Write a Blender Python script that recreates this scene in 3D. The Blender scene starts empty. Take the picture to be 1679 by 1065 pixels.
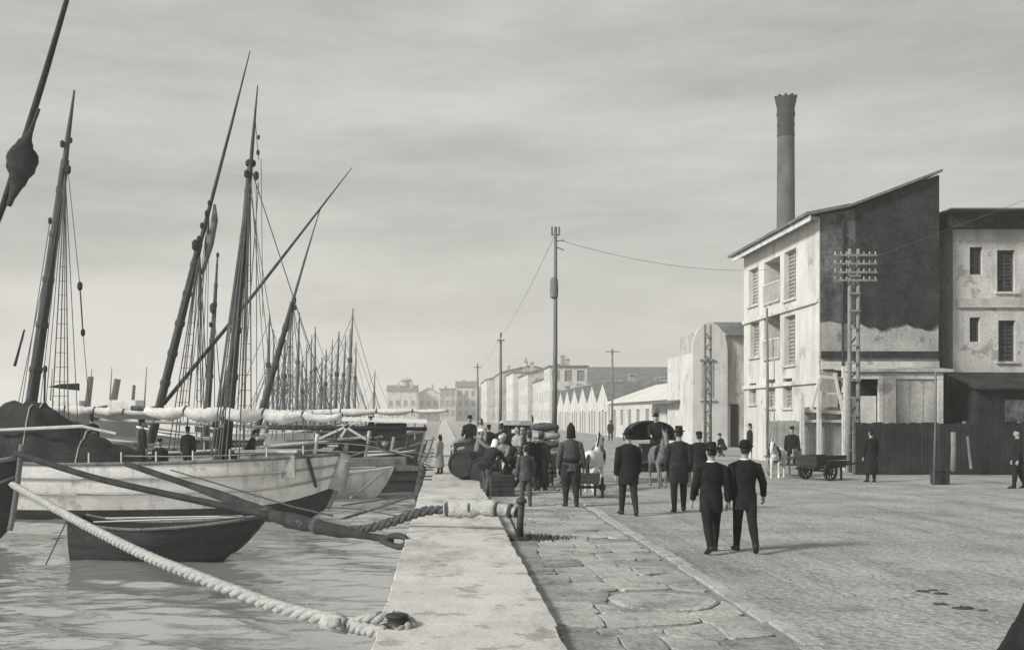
import bpy, bmesh, math, random
import numpy as np
from mathutils import Vector, Matrix, noise
from mathutils.bvhtree import BVHTree

random.seed(7)
S = bpy.context.scene
COL = S.collection
R = math.radians
PI = math.pi

# ------------------------------------------------------------------ camera
CAMZ = 2.05
FPX = 1800.0
VX, VY = 727.0, 680.0          # vanishing point of the quay in photo pixels
W0, H0 = 1679.0, 1065.0
cam = bpy.data.cameras.new('camera')
cam.sensor_fit = 'HORIZONTAL'
cam.sensor_width = 36.0
cam.lens = FPX / W0 * 36.0
cam.shift_x = (W0 / 2 - VX) / W0
cam.shift_y = (VY - H0 / 2) / W0
cam.clip_start = 0.1
cam.clip_end = 6000
camo = bpy.data.objects.new('camera', cam)
COL.objects.link(camo)
camo.location = (0, 0, CAMZ)
camo.rotation_euler = (R(90), 0, 0)
S.camera = camo

# ------------------------------------------------------------------ sky, sun, exposure
SUN_DIR = Vector((-0.76, -0.40, 0.52)).normalized()      # towards the sun: over the water, a little behind the camera
world = bpy.data.worlds.new('World')
S.world = world
world.use_nodes = True
nt = world.node_tree
nt.nodes.clear()
N = nt.nodes.new
sky = N('ShaderNodeTexSky')
sky.sky_type = 'NISHITA'
sky.sun_disc = False
sky.sun_elevation = math.asin(SUN_DIR.z)
sky.sun_rotation = math.atan2(SUN_DIR.x, SUN_DIR.y)
sky.altitude = 0
sky.air_density = 1.0
sky.dust_density = 2.0
bw = N('ShaderNodeRGBToBW')
tc = N('ShaderNodeTexCoord')
mp = N('ShaderNodeMapping')
mp.inputs['Scale'].default_value = (1.0, 1.0, 5.5)
n1 = N('ShaderNodeTexNoise')
n1.inputs['Scale'].default_value = 1.9
n1.inputs['Detail'].default_value = 9
n1.inputs['Roughness'].default_value = 0.66
rmp = N('ShaderNodeMapRange')
rmp.inputs['From Min'].default_value = 0.36
rmp.inputs['From Max'].default_value = 0.66
rmp.inputs['To Min'].default_value = 1.02
rmp.inputs['To Max'].default_value = 1.60
# the thin cloud veil evens the clear sky out: compress its range
pw = N('ShaderNodeMath'); pw.operation = 'POWER'; pw.inputs[1].default_value = 0.16
ml = N('ShaderNodeMath'); ml.operation = 'MULTIPLY'
cmb = N('ShaderNodeMix'); cmb.data_type = 'RGBA'; cmb.blend_type = 'MULTIPLY'
cmb.inputs['Factor'].default_value = 1.0
cmb.inputs['B'].default_value = (1.0, 0.985, 0.925, 1)
bg = N('ShaderNodeBackground')
bg.inputs['Strength'].default_value = 0.15
wo = N('ShaderNodeOutputWorld')
L = nt.links.new
L(tc.outputs['Generated'], mp.inputs['Vector'])
L(mp.outputs['Vector'], n1.inputs['Vector'])
L(n1.outputs['Fac'], rmp.inputs['Value'])
L(sky.outputs['Color'], bw.inputs['Color'])
L(bw.outputs['Val'], pw.inputs[0])
L(pw.outputs[0], ml.inputs[0])
L(rmp.outputs['Result'], ml.inputs[1])
L(ml.outputs[0], cmb.inputs['A'])
L(cmb.outputs['Result'], bg.inputs['Color'])
L(bg.outputs['Background'], wo.inputs['Surface'])

sl = bpy.data.lights.new('sun', 'SUN')
sl.energy = 2.1
sl.angle = R(11)
sl.color = (1.0, 0.985, 0.94)
so = bpy.data.objects.new('sun', sl)
COL.objects.link(so)
so.rotation_euler = (-SUN_DIR).to_track_quat('-Z', 'Y').to_euler()

S.view_settings.view_transform = 'Standard'
S.view_settings.look = 'None'
S.view_settings.exposure = 1.15
S.view_settings.gamma = 1.0
S.view_settings.use_curve_mapping = False
S.cycles.max_bounces = 6
S.cycles.volume_bounces = 1

# ------------------------------------------------------------------ helpers
def P(px, py, Y):
    """photo pixel at a known distance along the quay -> world point"""
    return Vector(((px - VX) / FPX * Y, Y, CAMZ + (VY - py) / FPX * Y))

def G(px, py, z=0.0):
    """photo pixel of a point that stands on level z -> world point"""
    Y = (CAMZ - z) * FPX / (py - VY)
    return Vector(((px - VX) / FPX * Y, Y, z))

def tone(v):
    k = min(1.0, max(0.0, (v - 0.02) / 0.4))
    a = (0.93, 1.0, 1.03)
    b = (1.0, 0.99, 0.945)
    return tuple(v * (a[i] * (1 - k) + b[i] * k) for i in range(3)) + (1.0,)

MATS = {}
def mat(name, v, var=0.25, scale=3.0, fine=40.0, rough=0.85, bump=0.15, bscale=25.0, stretch=(1, 1, 1), v2=None, sharp=0.15, metallic=0.0, streak=None, patch=None):
    """grey procedural surface: broad stains between v and v2, fine grain, fine relief"""
    if name in MATS:
        return MATS[name]
    m = bpy.data.materials.new(name)
    m.use_nodes = True
    t = m.node_tree
    b = t.nodes['Principled BSDF']
    b.inputs['Roughness'].default_value = rough
    b.inputs['Metallic'].default_value = metallic
    b.inputs['Specular IOR Level'].default_value = 0.25
    co = t.nodes.new('ShaderNodeTexCoord')
    mpn = t.nodes.new('ShaderNodeMapping')
    mpn.inputs['Scale'].default_value = stretch
    t.links.new(co.outputs['Object'], mpn.inputs['Vector'])
    a = t.nodes.new('ShaderNodeTexNoise')
    a.inputs['Scale'].default_value = scale
    a.inputs['Detail'].default_value = 6
    a.inputs['Roughness'].default_value = 0.6
    t.links.new(mpn.outputs['Vector'], a.inputs['Vector'])
    r = t.nodes.new('ShaderNodeMapRange')
    r.inputs['From Min'].default_value = 0.5 - sharp
    r.inputs['From Max'].default_value = 0.5 + sharp
    t.links.new(a.outputs['Fac'], r.inputs['Value'])
    mx = t.nodes.new('ShaderNodeMix')
    mx.data_type = 'RGBA'
    lo, hi = (v * (1 - var), v * (1 + var)) if v2 is None else (v, v2)
    mx.inputs['A'].default_value = tone(lo)
    mx.inputs['B'].default_value = tone(hi)
    t.links.new(r.outputs['Result'], mx.inputs['Factor'])
    f = t.nodes.new('ShaderNodeTexNoise')
    f.inputs['Scale'].default_value = fine
    f.inputs['Detail'].default_value = 3
    t.links.new(mpn.outputs['Vector'], f.inputs['Vector'])
    r2 = t.nodes.new('ShaderNodeMapRange')
    r2.inputs['From Min'].default_value = 0.3
    r2.inputs['From Max'].default_value = 0.7
    r2.inputs['To Min'].default_value = 1 - var * 0.8
    r2.inputs['To Max'].default_value = 1 + var * 0.8
    t.links.new(f.outputs['Fac'], r2.inputs['Value'])
    m2 = t.nodes.new('ShaderNodeMix')
    m2.data_type = 'RGBA'
    m2.blend_type = 'MULTIPLY'
    m2.inputs['Factor'].default_value = 1.0
    t.links.new(mx.outputs['Result'], m2.inputs['A'])
    t.links.new(r2.outputs['Result'], m2.inputs['B'])
    last = m2.outputs['Result']
    for spec, kind in ((streak, 's'), (patch, 'p')):
        if not spec: continue
        amt, st, sc = spec
        mq = t.nodes.new('ShaderNodeMapping'); mq.inputs['Scale'].default_value = st if kind == 's' else (1, 1, 1); mq.inputs['Location'].default_value = (3.1, 7.7, 1.3)
        t.links.new(co.outputs['Object'], mq.inputs['Vector'])
        sn = t.nodes.new('ShaderNodeTexNoise'); sn.inputs['Scale'].default_value = sc; sn.inputs['Detail'].default_value = 7; sn.inputs['Roughness'].default_value = 0.65
        t.links.new(mq.outputs['Vector'], sn.inputs['Vector'])
        rr = t.nodes.new('ShaderNodeMapRange'); rr.inputs['From Min'].default_value = 0.50 if kind == 's' else 1 - st; rr.inputs['From Max'].default_value = 0.72 if kind == 's' else 1 - st + 0.04
        rr.inputs['To Min'].default_value = 1.0; rr.inputs['To Max'].default_value = 1 - amt
        t.links.new(sn.outputs['Fac'], rr.inputs['Value'])
        mm = t.nodes.new('ShaderNodeMix'); mm.data_type = 'RGBA'; mm.blend_type = 'MULTIPLY'; mm.inputs['Factor'].default_value = 1.0
        t.links.new(last, mm.inputs['A']); t.links.new(rr.outputs['Result'], mm.inputs['B'])
        last = mm.outputs['Result']
    t.links.new(last, b.inputs['Base Color'])
    if bump:
        bn = t.nodes.new('ShaderNodeTexNoise')
        bn.inputs['Scale'].default_value = bscale
        bn.inputs['Detail'].default_value = 5
        t.links.new(mpn.outputs['Vector'], bn.inputs['Vector'])
        bp = t.nodes.new('ShaderNodeBump')
        bp.inputs['Strength'].default_value = bump
        bp.inputs['Distance'].default_value = 0.05
        t.links.new(bn.outputs['Fac'], bp.inputs['Height'])
        t.links.new(bp.outputs['Normal'], b.inputs['Normal'])
    MATS[name] = m
    return m

def link(o, parent=None):
    COL.objects.link(o)
    if parent is not None:
        o.parent = parent
    return o

def tag(o, label=None, cat=None, group=None, kind=None):
    if label: o['label'] = label
    if cat: o['category'] = cat
    if group: o['group'] = group
    if kind: o['kind'] = kind
    return o

def thing(name, label, cat, loc=(0, 0, 0), rz=0.0, group=None):
    o = bpy.data.objects.new(name, None)
    o.empty_display_size = 0.2
    COL.objects.link(o)
    o.location = loc
    o.rotation_euler = (0, 0, rz)
    return tag(o, label, cat, group)

def origin_of(o):
    while o is not None and o.parent is not None:
        o = o.parent
    return Vector((0, 0, 0)) if o is None else Vector(o.location)

class MB:
    """collects shapes, then links them as one mesh object"""
    def __init__(self):
        self.v = []; self.f = []; self.m = []; self.mi = 0
    def add(self, vs, fs):
        k = len(self.v)
        self.v += [Vector(p) for p in vs]
        self.f += [tuple(i + k for i in f) for f in fs]
        self.m += [self.mi] * len(fs)
        return self
    def box(self, c, s, rz=0.0, M=None):
        c = Vector(c); hx, hy, hz = s[0] / 2, s[1] / 2, s[2] / 2
        vs = [Vector((x, y, z)) for x in (-hx, hx) for y in (-hy, hy) for z in (-hz, hz)]
        if M is None:
            M = Matrix.Rotation(rz, 3, 'Z')
        vs = [M @ p + c for p in vs]
        return self.add(vs, [(0, 1, 3, 2), (4, 6, 7, 5), (0, 4, 5, 1), (2, 3, 7, 6), (0, 2, 6, 4), (1, 5, 7, 3)])
    def bar(self, a, b, w, h=None, up=(0, 0, 1)):
        """square bar from a to b"""
        a, b = Vector(a), Vector(b); h = h or w
        d = (b - a).normalized()
        u = Vector(up)
        if abs(d.dot(u)) > 0.95: u = Vector((0, 1, 0))
        s = d.cross(u).normalized(); u = s.cross(d).normalized()
        vs = []
        for p in (a, b):
            for i, j in ((-1, -1), (1, -1), (1, 1), (-1, 1)):
                vs.append(p + s * (i * w / 2) + u * (j * h / 2))
        return self.add(vs, [(3, 2, 1, 0), (4, 5, 6, 7), (0, 1, 5, 4), (1, 2, 6, 5), (2, 3, 7, 6), (3, 0, 4, 7)])
    def loft(self, pts, rad, n=10, side=(1, 0, 0), cap=True, power=1.0):
        """rings of radius (a along side, b across) through pts"""
        pts = [Vector(p) for p in pts]
        rings = []
        for i, p in enumerate(pts):
            t = (pts[min(i + 1, len(pts) - 1)] - pts[max(i - 1, 0)])
            t = t.normalized() if t.length > 1e-9 else Vector((0, 0, 1))
            s = Vector(side); s = s - t * s.dot(t)
            if s.length < 1e-3:
                s = Vector((0, 1, 0)) - t * t.y
            s.normalize(); u = t.cross(s)
            r = rad[i] if isinstance(rad, (list, tuple)) else rad
            a, b = r if isinstance(r, (list, tuple)) else (r, r)
            ring = []
            for k in range(n):
                an = 2 * PI * k / n
                ca, sa = math.cos(an), math.sin(an)
                if power != 1.0:
                    ca = math.copysign(abs(ca) ** power, ca); sa = math.copysign(abs(sa) ** power, sa)
                ring.append(p + s * (a * ca) + u * (b * sa))
            rings.append(ring)
        vs = [q for r in rings for q in r]
        fs = []
        for i in range(len(rings) - 1):
            for k in range(n):
                k2 = (k + 1) % n
                fs.append((i * n + k, i * n + k2, (i + 1) * n + k2, (i + 1) * n + k))
        if cap:
            fs.append(tuple(reversed(range(n))))
            fs.append(tuple((len(rings) - 1) * n + k for k in range(n)))
        return self.add(vs, fs)
    def tube(self, a, b, r0, r1=None, n=8):
        return self.loft([a, b], [r0, r0 if r1 is None else r1], n)
    def lathe(self, c, prof, n=24, cap=True):
        c = Vector(c)
        vs = []; fs = []
        for r, z in prof:
            for k in range(n):
                a = 2 * PI * k / n
                vs.append(c + Vector((r * math.cos(a), r * math.sin(a), z)))
        for i in range(len(prof) - 1):
            for k in range(n):
                k2 = (k + 1) % n
                fs.append((i * n + k, i * n + k2, (i + 1) * n + k2, (i + 1) * n + k))
        if cap:
            fs.append(tuple(reversed(range(n))))
            fs.append(tuple((len(prof) - 1) * n + k for k in range(n)))
        return self.add(vs, fs)
    def quad(self, a, b, c, d):
        return self.add([a, b, c, d], [(0, 1, 2, 3)])
    def prism(self, poly, d):
        """closed polygon (3D points) pushed along d"""
        n = len(poly); d = Vector(d)
        vs = [Vector(p) for p in poly] + [Vector(p) + d for p in poly]
        fs = [tuple(range(n)), tuple(reversed(range(n, 2 * n)))]
        for k in range(n):
            k2 = (k + 1) % n
            fs.append((k2, k, k + n, k2 + n))
        return self.add(vs, fs)
    def mesh(self, name, mats, origin=Vector((0, 0, 0)), fix=True):
        me = bpy.data.meshes.new(name)
        me.from_pydata([tuple(p - origin) for p in self.v], [], self.f)
        for m in (mats if isinstance(mats, (list, tuple)) else [mats]):
            me.materials.append(m)
        if any(self.m):
            me.polygons.foreach_set('material_index', self.m)
        if fix:
            bm = bmesh.new(); bm.from_mesh(me)
            bmesh.ops.recalc_face_normals(bm, faces=bm.faces)
            bm.to_mesh(me); bm.free()
        me.update()
        return me
    def build(self, name, mats, parent=None, smooth=False, local=False, fix=True):
        o = bpy.data.objects.new(name, self.mesh(name, mats, Vector((0, 0, 0)) if local else origin_of(parent), fix))
        if smooth:
            o.data.polygons.foreach_set('use_smooth', [True] * len(o.data.polygons))
        return link(o, parent)

def smooth_by_angle(o, ang=40):
    me = o.data
    me.polygons.foreach_set('use_smooth', [True] * len(me.polygons))
    bm = bmesh.new(); bm.from_mesh(me)
    for e in bm.edges:
        if len(e.link_faces) == 2 and e.calc_face_angle(0) > R(ang):
            e.smooth = False
    bm.to_mesh(me); bm.free()
    return o

def catmull(pts, n=6):
    pts = [Vector(p) for p in pts]
    out = []
    for i in range(len(pts) - 1):
        p0 = pts[max(i - 1, 0)]; p1 = pts[i]; p2 = pts[i + 1]; p3 = pts[min(i + 2, len(pts) - 1)]
        for k in range(n):
            t = k / n
            out.append(0.5 * ((2 * p1) + (p2 - p0) * t + (2 * p0 - 5 * p1 + 4 * p2 - p3) * t * t + (3 * p1 - p0 - 3 * p2 + p3) * t ** 3))
    out.append(pts[-1])
    return out

def sag(a, b, drop, n=10):
    a, b = Vector(a), Vector(b)
    return [a.lerp(b, i / n) - Vector((0, 0, 4 * drop * (i / n) * (1 - i / n))) for i in range(n + 1)]

def strand_rope(pts, r, name, m, parent=None, strands=3, turns_per_m=2.2, per=0.06):
    """laid rope: strands twisted round the path"""
    pts = catmull(pts, 14)
    ds = [0.0]
    for i in range(1, len(pts)):
        ds.append(ds[-1] + (pts[i] - pts[i - 1]).length)
    nn = max(8, int(ds[-1] / per))
    path = []
    j = 0
    for i in range(nn + 1):
        d = ds[-1] * i / nn
        while j < len(ds) - 2 and ds[j + 1] < d: j += 1
        k = (d - ds[j]) / max(1e-9, ds[j + 1] - ds[j])
        path.append((pts[j].lerp(pts[j + 1], k), d))
    mb = MB()
    for s in range(strands):
        line = []
        for i, (p, d) in enumerate(path):
            q = path[min(i + 1, nn)][0] - path[max(i - 1, 0)][0]
            t = q.normalized(); u = t.cross(Vector((0, 0, 1))).normalized(); w = u.cross(t)
            a = 2 * PI * (s / strands + d * turns_per_m)
            a += .35 * noise.noise(Vector((d * 1.7, s, r))); q2 = r * (0.52 + .07 * noise.noise(Vector((d * 3, s * 5, 1))))
            line.append(p + (u * math.cos(a) + w * math.sin(a)) * q2)
        mb.loft(line, r * 0.56, 6)
    return mb.build(name, m, parent, smooth=True)

# ------------------------------------------------------------------ materials
m_coping = mat('pale_quay_stone', 0.42, 0.14, 1.2, 30, 0.8, 0.25, 18, v2=0.54, streak=(.42, (1, .3, 1), 1.8), patch=(.34, .43, 2.2))
m_quay = mat('quay_masonry', 0.25, 0.3, 1.0)
m_flag = mat('worn_flagstone', 0.26, 0.3, 1.1, 22, 0.85, 0.5, 10, v2=0.40, streak=(.4, (1, 1, 1), 1.3), patch=(.35, .42, 2.3))
m_flag2 = mat('dark_flagstone', 0.17, 0.3, 1.4, 22, 0.85, 0.5, 10, v2=0.32, streak=(.4, (1, 1, 1), 1.3), patch=(.35, .42, 2.3))
m_joint = mat('earth_joint', 0.17, 0.3, 2.5, 30, 0.95, 0.5, 20, v2=0.27)
m_kerb = mat('kerb_stone', 0.28, 0.25, 2.0, 26, 0.85, 0.5, 12, v2=0.42, patch=(.3, .42, 2.0))
m_road = mat('macadam_road', 0.22, 0.40, 0.5, 14, 0.95, 1.0, 8, v2=0.38, sharp=0.2, streak=(.36, (1.6, .12, 1), 1.0), patch=(.28, .42, 2.1))
m_white = mat('whitewash', 0.48, 0.12, 0.6, 14, 0.85, 0.15, 10, v2=0.60, streak=(.35, (1, 1, .12), 1.6), patch=(.30, .40, .9))
m_plaster = mat('grey_plaster', 0.30, 0.2, 0.9, 12, 0.9, 0.2, 10, v2=0.48, streak=(.5, (1, 1, .15), 1.4), patch=(.4, .42, 1.1))
m_plaster2 = mat('pale_plaster', 0.42, 0.2, 0.8, 12, 0.9, 0.2, 10, v2=0.58, streak=(.5, (1, 1, .14), 1.2), patch=(.4, .42, 1.0))
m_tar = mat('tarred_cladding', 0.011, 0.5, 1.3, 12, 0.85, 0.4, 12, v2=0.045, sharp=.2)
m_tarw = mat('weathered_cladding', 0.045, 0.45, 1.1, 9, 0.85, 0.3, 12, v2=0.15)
m_dark = mat('dark_wood', 0.045, 0.35, 4, 30, 0.8, 0.3, 20)
m_mid = mat('weathered_wood', 0.16, 0.3, 3, 25, 0.85, 0.3, 18, stretch=(1, 1, 0.3))
m_palewood = mat('pale_timber', 0.48, 0.2, 3, 25, 0.85, 0.3, 18, v2=0.60)
m_palefence = mat('grey_boards', 0.27, 0.22, 3, 25, 0.85, 0.3, 18, v2=0.37)
m_roof = mat('dark_roof_tiles', 0.10, 0.3, 1.5, 12, 0.9, 0.5, 12, v2=0.17)
m_roofpale = mat('pale_roof_sheet', 0.52, 0.15, 0.6, 12, 0.8, 0.3, 8, v2=0.64)
m_brickdark = mat('sooty_brick', 0.025, 0.35, 0.8, 10, 0.9, 0.4, 6, v2=0.05)
m_brick = mat('chimney_brick', 0.07, 0.3, 0.5, 10, 0.9, 0.4, 6, v2=0.13, streak=(.4, (1, 1, .1), 1.0))
m_shut = mat('shutter_paint', 0.30, 0.25, 5, 30, 0.7, 0.1)
m_shutdark = mat('dark_shutter_paint', 0.06, 0.3, 5, 30, 0.6, 0.1)
m_glass = mat('dark_window_glass', 0.03, 0.1, 3, 10, 0.12, 0.0)
m_iron = mat('iron', 0.045, 0.3, 8, 40, 0.6, 0.2, metallic=0.3)
m_pole = mat('pole_timber', 0.14, 0.25, 4, 30, 0.85, 0.2, stretch=(1, 1, 0.2))
m_polepale = mat('pale_pole_timber', 0.20, 0.25, 4, 30, 0.85, 0.2, stretch=(1, 1, 0.2))
m_wire = mat('wire', 0.09, 0.1, 3, 10, 0.6, 0.0)
m_ceramic = mat('ceramic', 0.6, 0.05, 3, 10, 0.3, 0.0)
m_hullw = mat('white_hull_paint', 0.62, 0.13, 0.9, 12, 0.55, 0.2, 6, stretch=(0.5, 1, 2.5), v2=0.74, streak=(.55, (2.2, 2.2, .25), 1.1), patch=(.3, .40, 1.6))
m_hulld = mat('tarred_hull', 0.016, 0.4, 1.5, 14, 0.65, 0.3, 8, stretch=(0.4, 1, 2.5), v2=0.040)
m_hoard = mat('black_hoarding_tar', 0.014, 0.4, 1.2, 14, 0.7, 0.3, 8, v2=0.035)
m_hullg = mat('grey_hull_paint', 0.07, 0.35, 1.5, 14, 0.7, 0.3, 8, stretch=(0.4, 1, 2.5), v2=0.15)
m_deck = mat('scrubbed_deck', 0.34, 0.25, 2, 20, 0.85, 0.3, stretch=(0.3, 2, 1))
m_mast = mat('mast_timber', 0.030, 0.4, 3, 20, 0.7, 0.25, stretch=(2, 2, 0.3), v2=0.075)
m_spar = mat('tarred_spar', 0.016, 0.35, 3, 20, 0.8, 0.3, v2=0.035)
m_sail = mat('furled_canvas', 0.55, 0.2, 2.5, 18, 0.95, 0.5, 7, v2=0.68)
m_sailgrey = mat('grey_canvas', 0.30, 0.25, 2.5, 18, 0.95, 0.5, 7, v2=0.42)
m_tarp = mat('dark_tarpaulin', 0.014, 0.4, 1.5, 14, 0.85, 0.5, 5, v2=0.036)
m_rope = mat('manila_rope', 0.27, 0.3, 10, 60, 0.95, 0.4, 80, v2=0.40)
m_roped = mat('tarred_rope', 0.05, 0.3, 10, 60, 0.9, 0.4, 60, v2=0.09)
m_rig = mat('rigging', 0.11, 0.2, 5, 30, 0.9, 0.0)
m_wrap = mat('canvas_wrapping', 0.30, 0.25, 6, 40, 0.95, 0.6, 20, v2=0.42)
m_bark = mat('bark', 0.05, 0.3, 4, 30)
m_leaf = mat('dark_leaves', 0.030, 0.4, 3, 20, 0.7, 0.0, v2=0.07)
m_dung = mat('dung', 0.055, 0.3, 10, 40, 0.95, 0.6, 30)
# clothing and creatures
m_skin = mat('skin', 0.30, 0.1, 8, 40, 0.6, 0.05)
m_hair = mat('dark_hair', 0.025, 0.3, 20, 80, 0.7, 0.3, 60)
m_eye = mat('eyes', 0.02, 0.1, 8, 40, 0.2, 0.0)
m_black = mat('black_wool', 0.008, 0.3, 8, 90, 0.95, 0.4, 14, v2=0.018)
m_black2 = mat('charcoal_wool', 0.014, 0.3, 8, 90, 0.95, 0.4, 14, v2=0.030)
m_coatg = mat('brown_wool', 0.045, 0.3, 8, 60, 0.95, 0.5, 14, v2=0.085)
m_trog = mat('faded_trousers', 0.05, 0.3, 8, 60, 0.95, 0.5, 14, v2=0.09)
m_cloth = mat('homespun', 0.13, 0.3, 8, 60, 0.95, 0.5, 14, v2=0.22)
m_palecloth = mat('pale_cotton', 0.42, 0.2, 6, 50, 0.95, 0.5, 12, v2=0.55)
m_shoe = mat('boot_leather', 0.018, 0.3, 10, 40, 0.45, 0.2)
m_shirt = mat('white_linen', 0.72, 0.05, 6, 40, 0.9, 0.2)
m_horsew = mat('white_horse_hair', 0.50, 0.15, 4, 60, 0.8, 0.2, v2=0.62)
m_horsed = mat('bay_horse_hair', 0.10, 0.3, 4, 60, 0.7, 0.2, v2=0.18)
m_leather = mat('black_leather', 0.02, 0.3, 6, 40, 0.4, 0.2)
m_sack = mat('sackcloth', 0.26, 0.25, 6, 50, 0.95, 0.6, 20, v2=0.36)
m_sackd = mat('dark_sackcloth', 0.055, 0.3, 6, 50, 0.95, 0.6, 20, v2=0.10)

# ------------------------------------------------------------------ setting: water, ground, paving
WZ = -1.0
def make_water():
    x = np.arange(-24.0, -0.45, 0.12)
    y = np.arange(1.0, 52.0, 0.115)
    X, Yv = np.meshgrid(x, y)
    Z = np.zeros_like(X)
    rng = np.random.RandomState(3)
    for k in range(26):
        lam = 0.45 * (1.11 ** k) * 0.9
        lam = min(lam, 5.0)
        an = rng.normal(1.45, 0.45)
        ph = rng.uniform(0, 6.28)
        amp = 0.0066 * lam ** 0.72
        Z += amp * np.sin(2 * PI / lam * (X * math.cos(an) + Yv * math.sin(an)) + ph)
    ny, nx = X.shape
    vs = np.stack([X.ravel(), Yv.ravel(), Z.ravel() * 0.8 + WZ], 1).tolist()
    idx = np.arange(ny * nx).reshape(ny, nx)
    fs = np.stack([idx[:-1, :-1].ravel(), idx[:-1, 1:].ravel(), idx[1:, 1:].ravel(), idx[1:, :-1].ravel()], 1).tolist()
    k = len(vs)
    vs += [(-900, -40, WZ - 0.09), (-0.45, -40, WZ - 0.09), (-0.45, 1400, WZ - 0.09), (-900, 1400, WZ - 0.09)]
    fs.append((k, k + 1, k + 2, k + 3))
    me = bpy.data.meshes.new('water')
    me.from_pydata(vs, [], fs)
    me.polygons.foreach_set('use_smooth', [True] * len(me.polygons))
    m = bpy.data.materials.new('harbour_water')
    m.use_nodes = True
    t = m.node_tree; b = t.nodes['Principled BSDF']
    b.inputs['Base Color'].default_value = tone(0.27)
    b.inputs['Roughness'].default_value = 0.04
    b.inputs['IOR'].default_value = 3.6
    b.inputs['Specular IOR Level'].default_value = 0.85
    co = t.nodes.new('ShaderNodeTexCoord')
    nz = t.nodes.new('ShaderNodeTexNoise'); nz.inputs['Scale'].default_value = 3.2; nz.inputs['Detail'].default_value = 4
    mpn = t.nodes.new('ShaderNodeMapping'); mpn.inputs['Scale'].default_value = (0.6, 1.4, 1)
    bp = t.nodes.new('ShaderNodeBump'); bp.inputs['Strength'].default_value = 0.3; bp.inputs['Distance'].default_value = 0.05
    t.links.new(co.outputs['Object'], mpn.inputs['Vector'])
    t.links.new(mpn.outputs['Vector'], nz.inputs['Vector'])
    t.links.new(nz.outputs['Fac'], bp.inputs['Height'])
    t.links.new(bp.outputs['Normal'], b.inputs['Normal'])
    me.materials.append(m)
    o = bpy.data.objects.new('water', me)
    link(o)
    tag(o, kind='structure')
make_water()

def sheet(name, pts, m, z):
    mb = MB()
    mb.add([(p[0], p[1], z) for p in pts], [tuple(range(len(pts)))])
    o = mb.build(name, m)
    return tag(o, kind='structure')

# the road reaches to the horizon, and round the head of the harbour
sheet('road', [(3.36, -40), (900, -40), (900, 1400), (3.36, 1400)], m_road, 0.0)
sheet('pavement', [(0.2, -40), (3.37, -40), (3.37, 1400), (0.2, 1400)], m_joint, -0.022)
mb = MB()
mb.box((-0.11, 680, -1.07), (0.90, 1440, 2.0))
quay = mb.build('quay', m_quay); tag(quay, kind='structure')
mb = MB()
mb.box((-30, 850, -0.9), (58, 1000, 1.8))
tag(mb.build('far_shore', m_quay), kind='structure')

def stone(poly, z0, z1, bev, jit, rnd, wob=0.0):
    """flat stone from a polygon, chamfered, uneven"""
    n = len(poly)
    c = Vector((sum(p[0] for p in poly) / n, sum(p[1] for p in poly) / n, 0))
    base = [Vector((p[0], p[1], z0)) for p in poly]
    dz = rnd.uniform(-jit, jit)
    tx, ty = rnd.uniform(-wob, wob), rnd.uniform(-wob, wob)
    mid, top = [], []
    for p in poly:
        d = Vector((p[0], p[1], 0)) - c
        zz = z1 + dz + tx * d.x + ty * d.y
        mid.append(Vector((p[0], p[1], zz - bev)))
        q = c + d * (1 - bev * 1.6 / max(0.1, d.length))
        top.append(Vector((q.x, q.y, zz)))
    mb = MB()
    fs = [tuple(range(2 * n, 3 * n))]
    for k in range(n):
        k2 = (k + 1) % n
        fs.append((k, k2, n + k2, n + k))
        fs.append((n + k, n + k2, 2 * n + k2, 2 * n + k))
    mb.add(base + mid + top, fs)
    return mb

def rounded(poly, rnd, j):
    """cut the corners and roughen the edges of a polygon"""
    out = []
    n = len(poly)
    for i in range(n):
        a, b, c = Vector(poly[i - 1]), Vector(poly[i]), Vector(poly[(i + 1) % n])
        k1 = rnd.uniform(0.05, 0.14); k2 = rnd.uniform(0.05, 0.14)
        out.append(b.lerp(a, k1)); out.append(b.lerp(c, k2))
        mdl = b.lerp(c, 0.5)
        out.append(mdl + Vector((rnd.uniform(-j, j), rnd.uniform(-j, j))))
    return out

pave = bpy.data.objects['pavement']
rnd = random.Random(11)
# coping slabs along the water
y = -5.0
while y < 62:
    ln = rnd.uniform(1.9, 3.0)
    g = 0.004
    x0, x1 = -0.60 + rnd.uniform(-.012, .012), 1.05 + rnd.uniform(-.015, .015)
    nn = 9
    chip = lambda: -rnd.uniform(.008, .022) if rnd.random() < .28 else rnd.uniform(-.006, .006)
    poly = [(x0, y + g)] + [(x0 + (x1 - x0) * k / 6, y + g + abs(chip()) * .3) for k in range(1, 6)] + [(x1, y + g)] + [(x1 + chip(), y + g + (ln - 2 * g) * k / nn) for k in range(1, nn)] + [(x1, y + ln - g)] + [(x0 + (x1 - x0) * k / 6, y + ln - g) for k in range(5, 0, -1)] + [(x0, y + ln - g)] + [(x0 - chip(), y + g + (ln - 2 * g) * k / nn) for k in range(nn - 1, 0, -1)]
    stone(poly, -0.12, 0.10, 0.008, 0.004, rnd, 0.002).build('coping_slab', m_coping, quay)
    y += ln
mb = MB(); mb.box((0.225, 62 + 190, -0.01), (1.65, 380, 0.21))
tag(mb.build('coping', m_coping, quay), kind='stuff')
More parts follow.
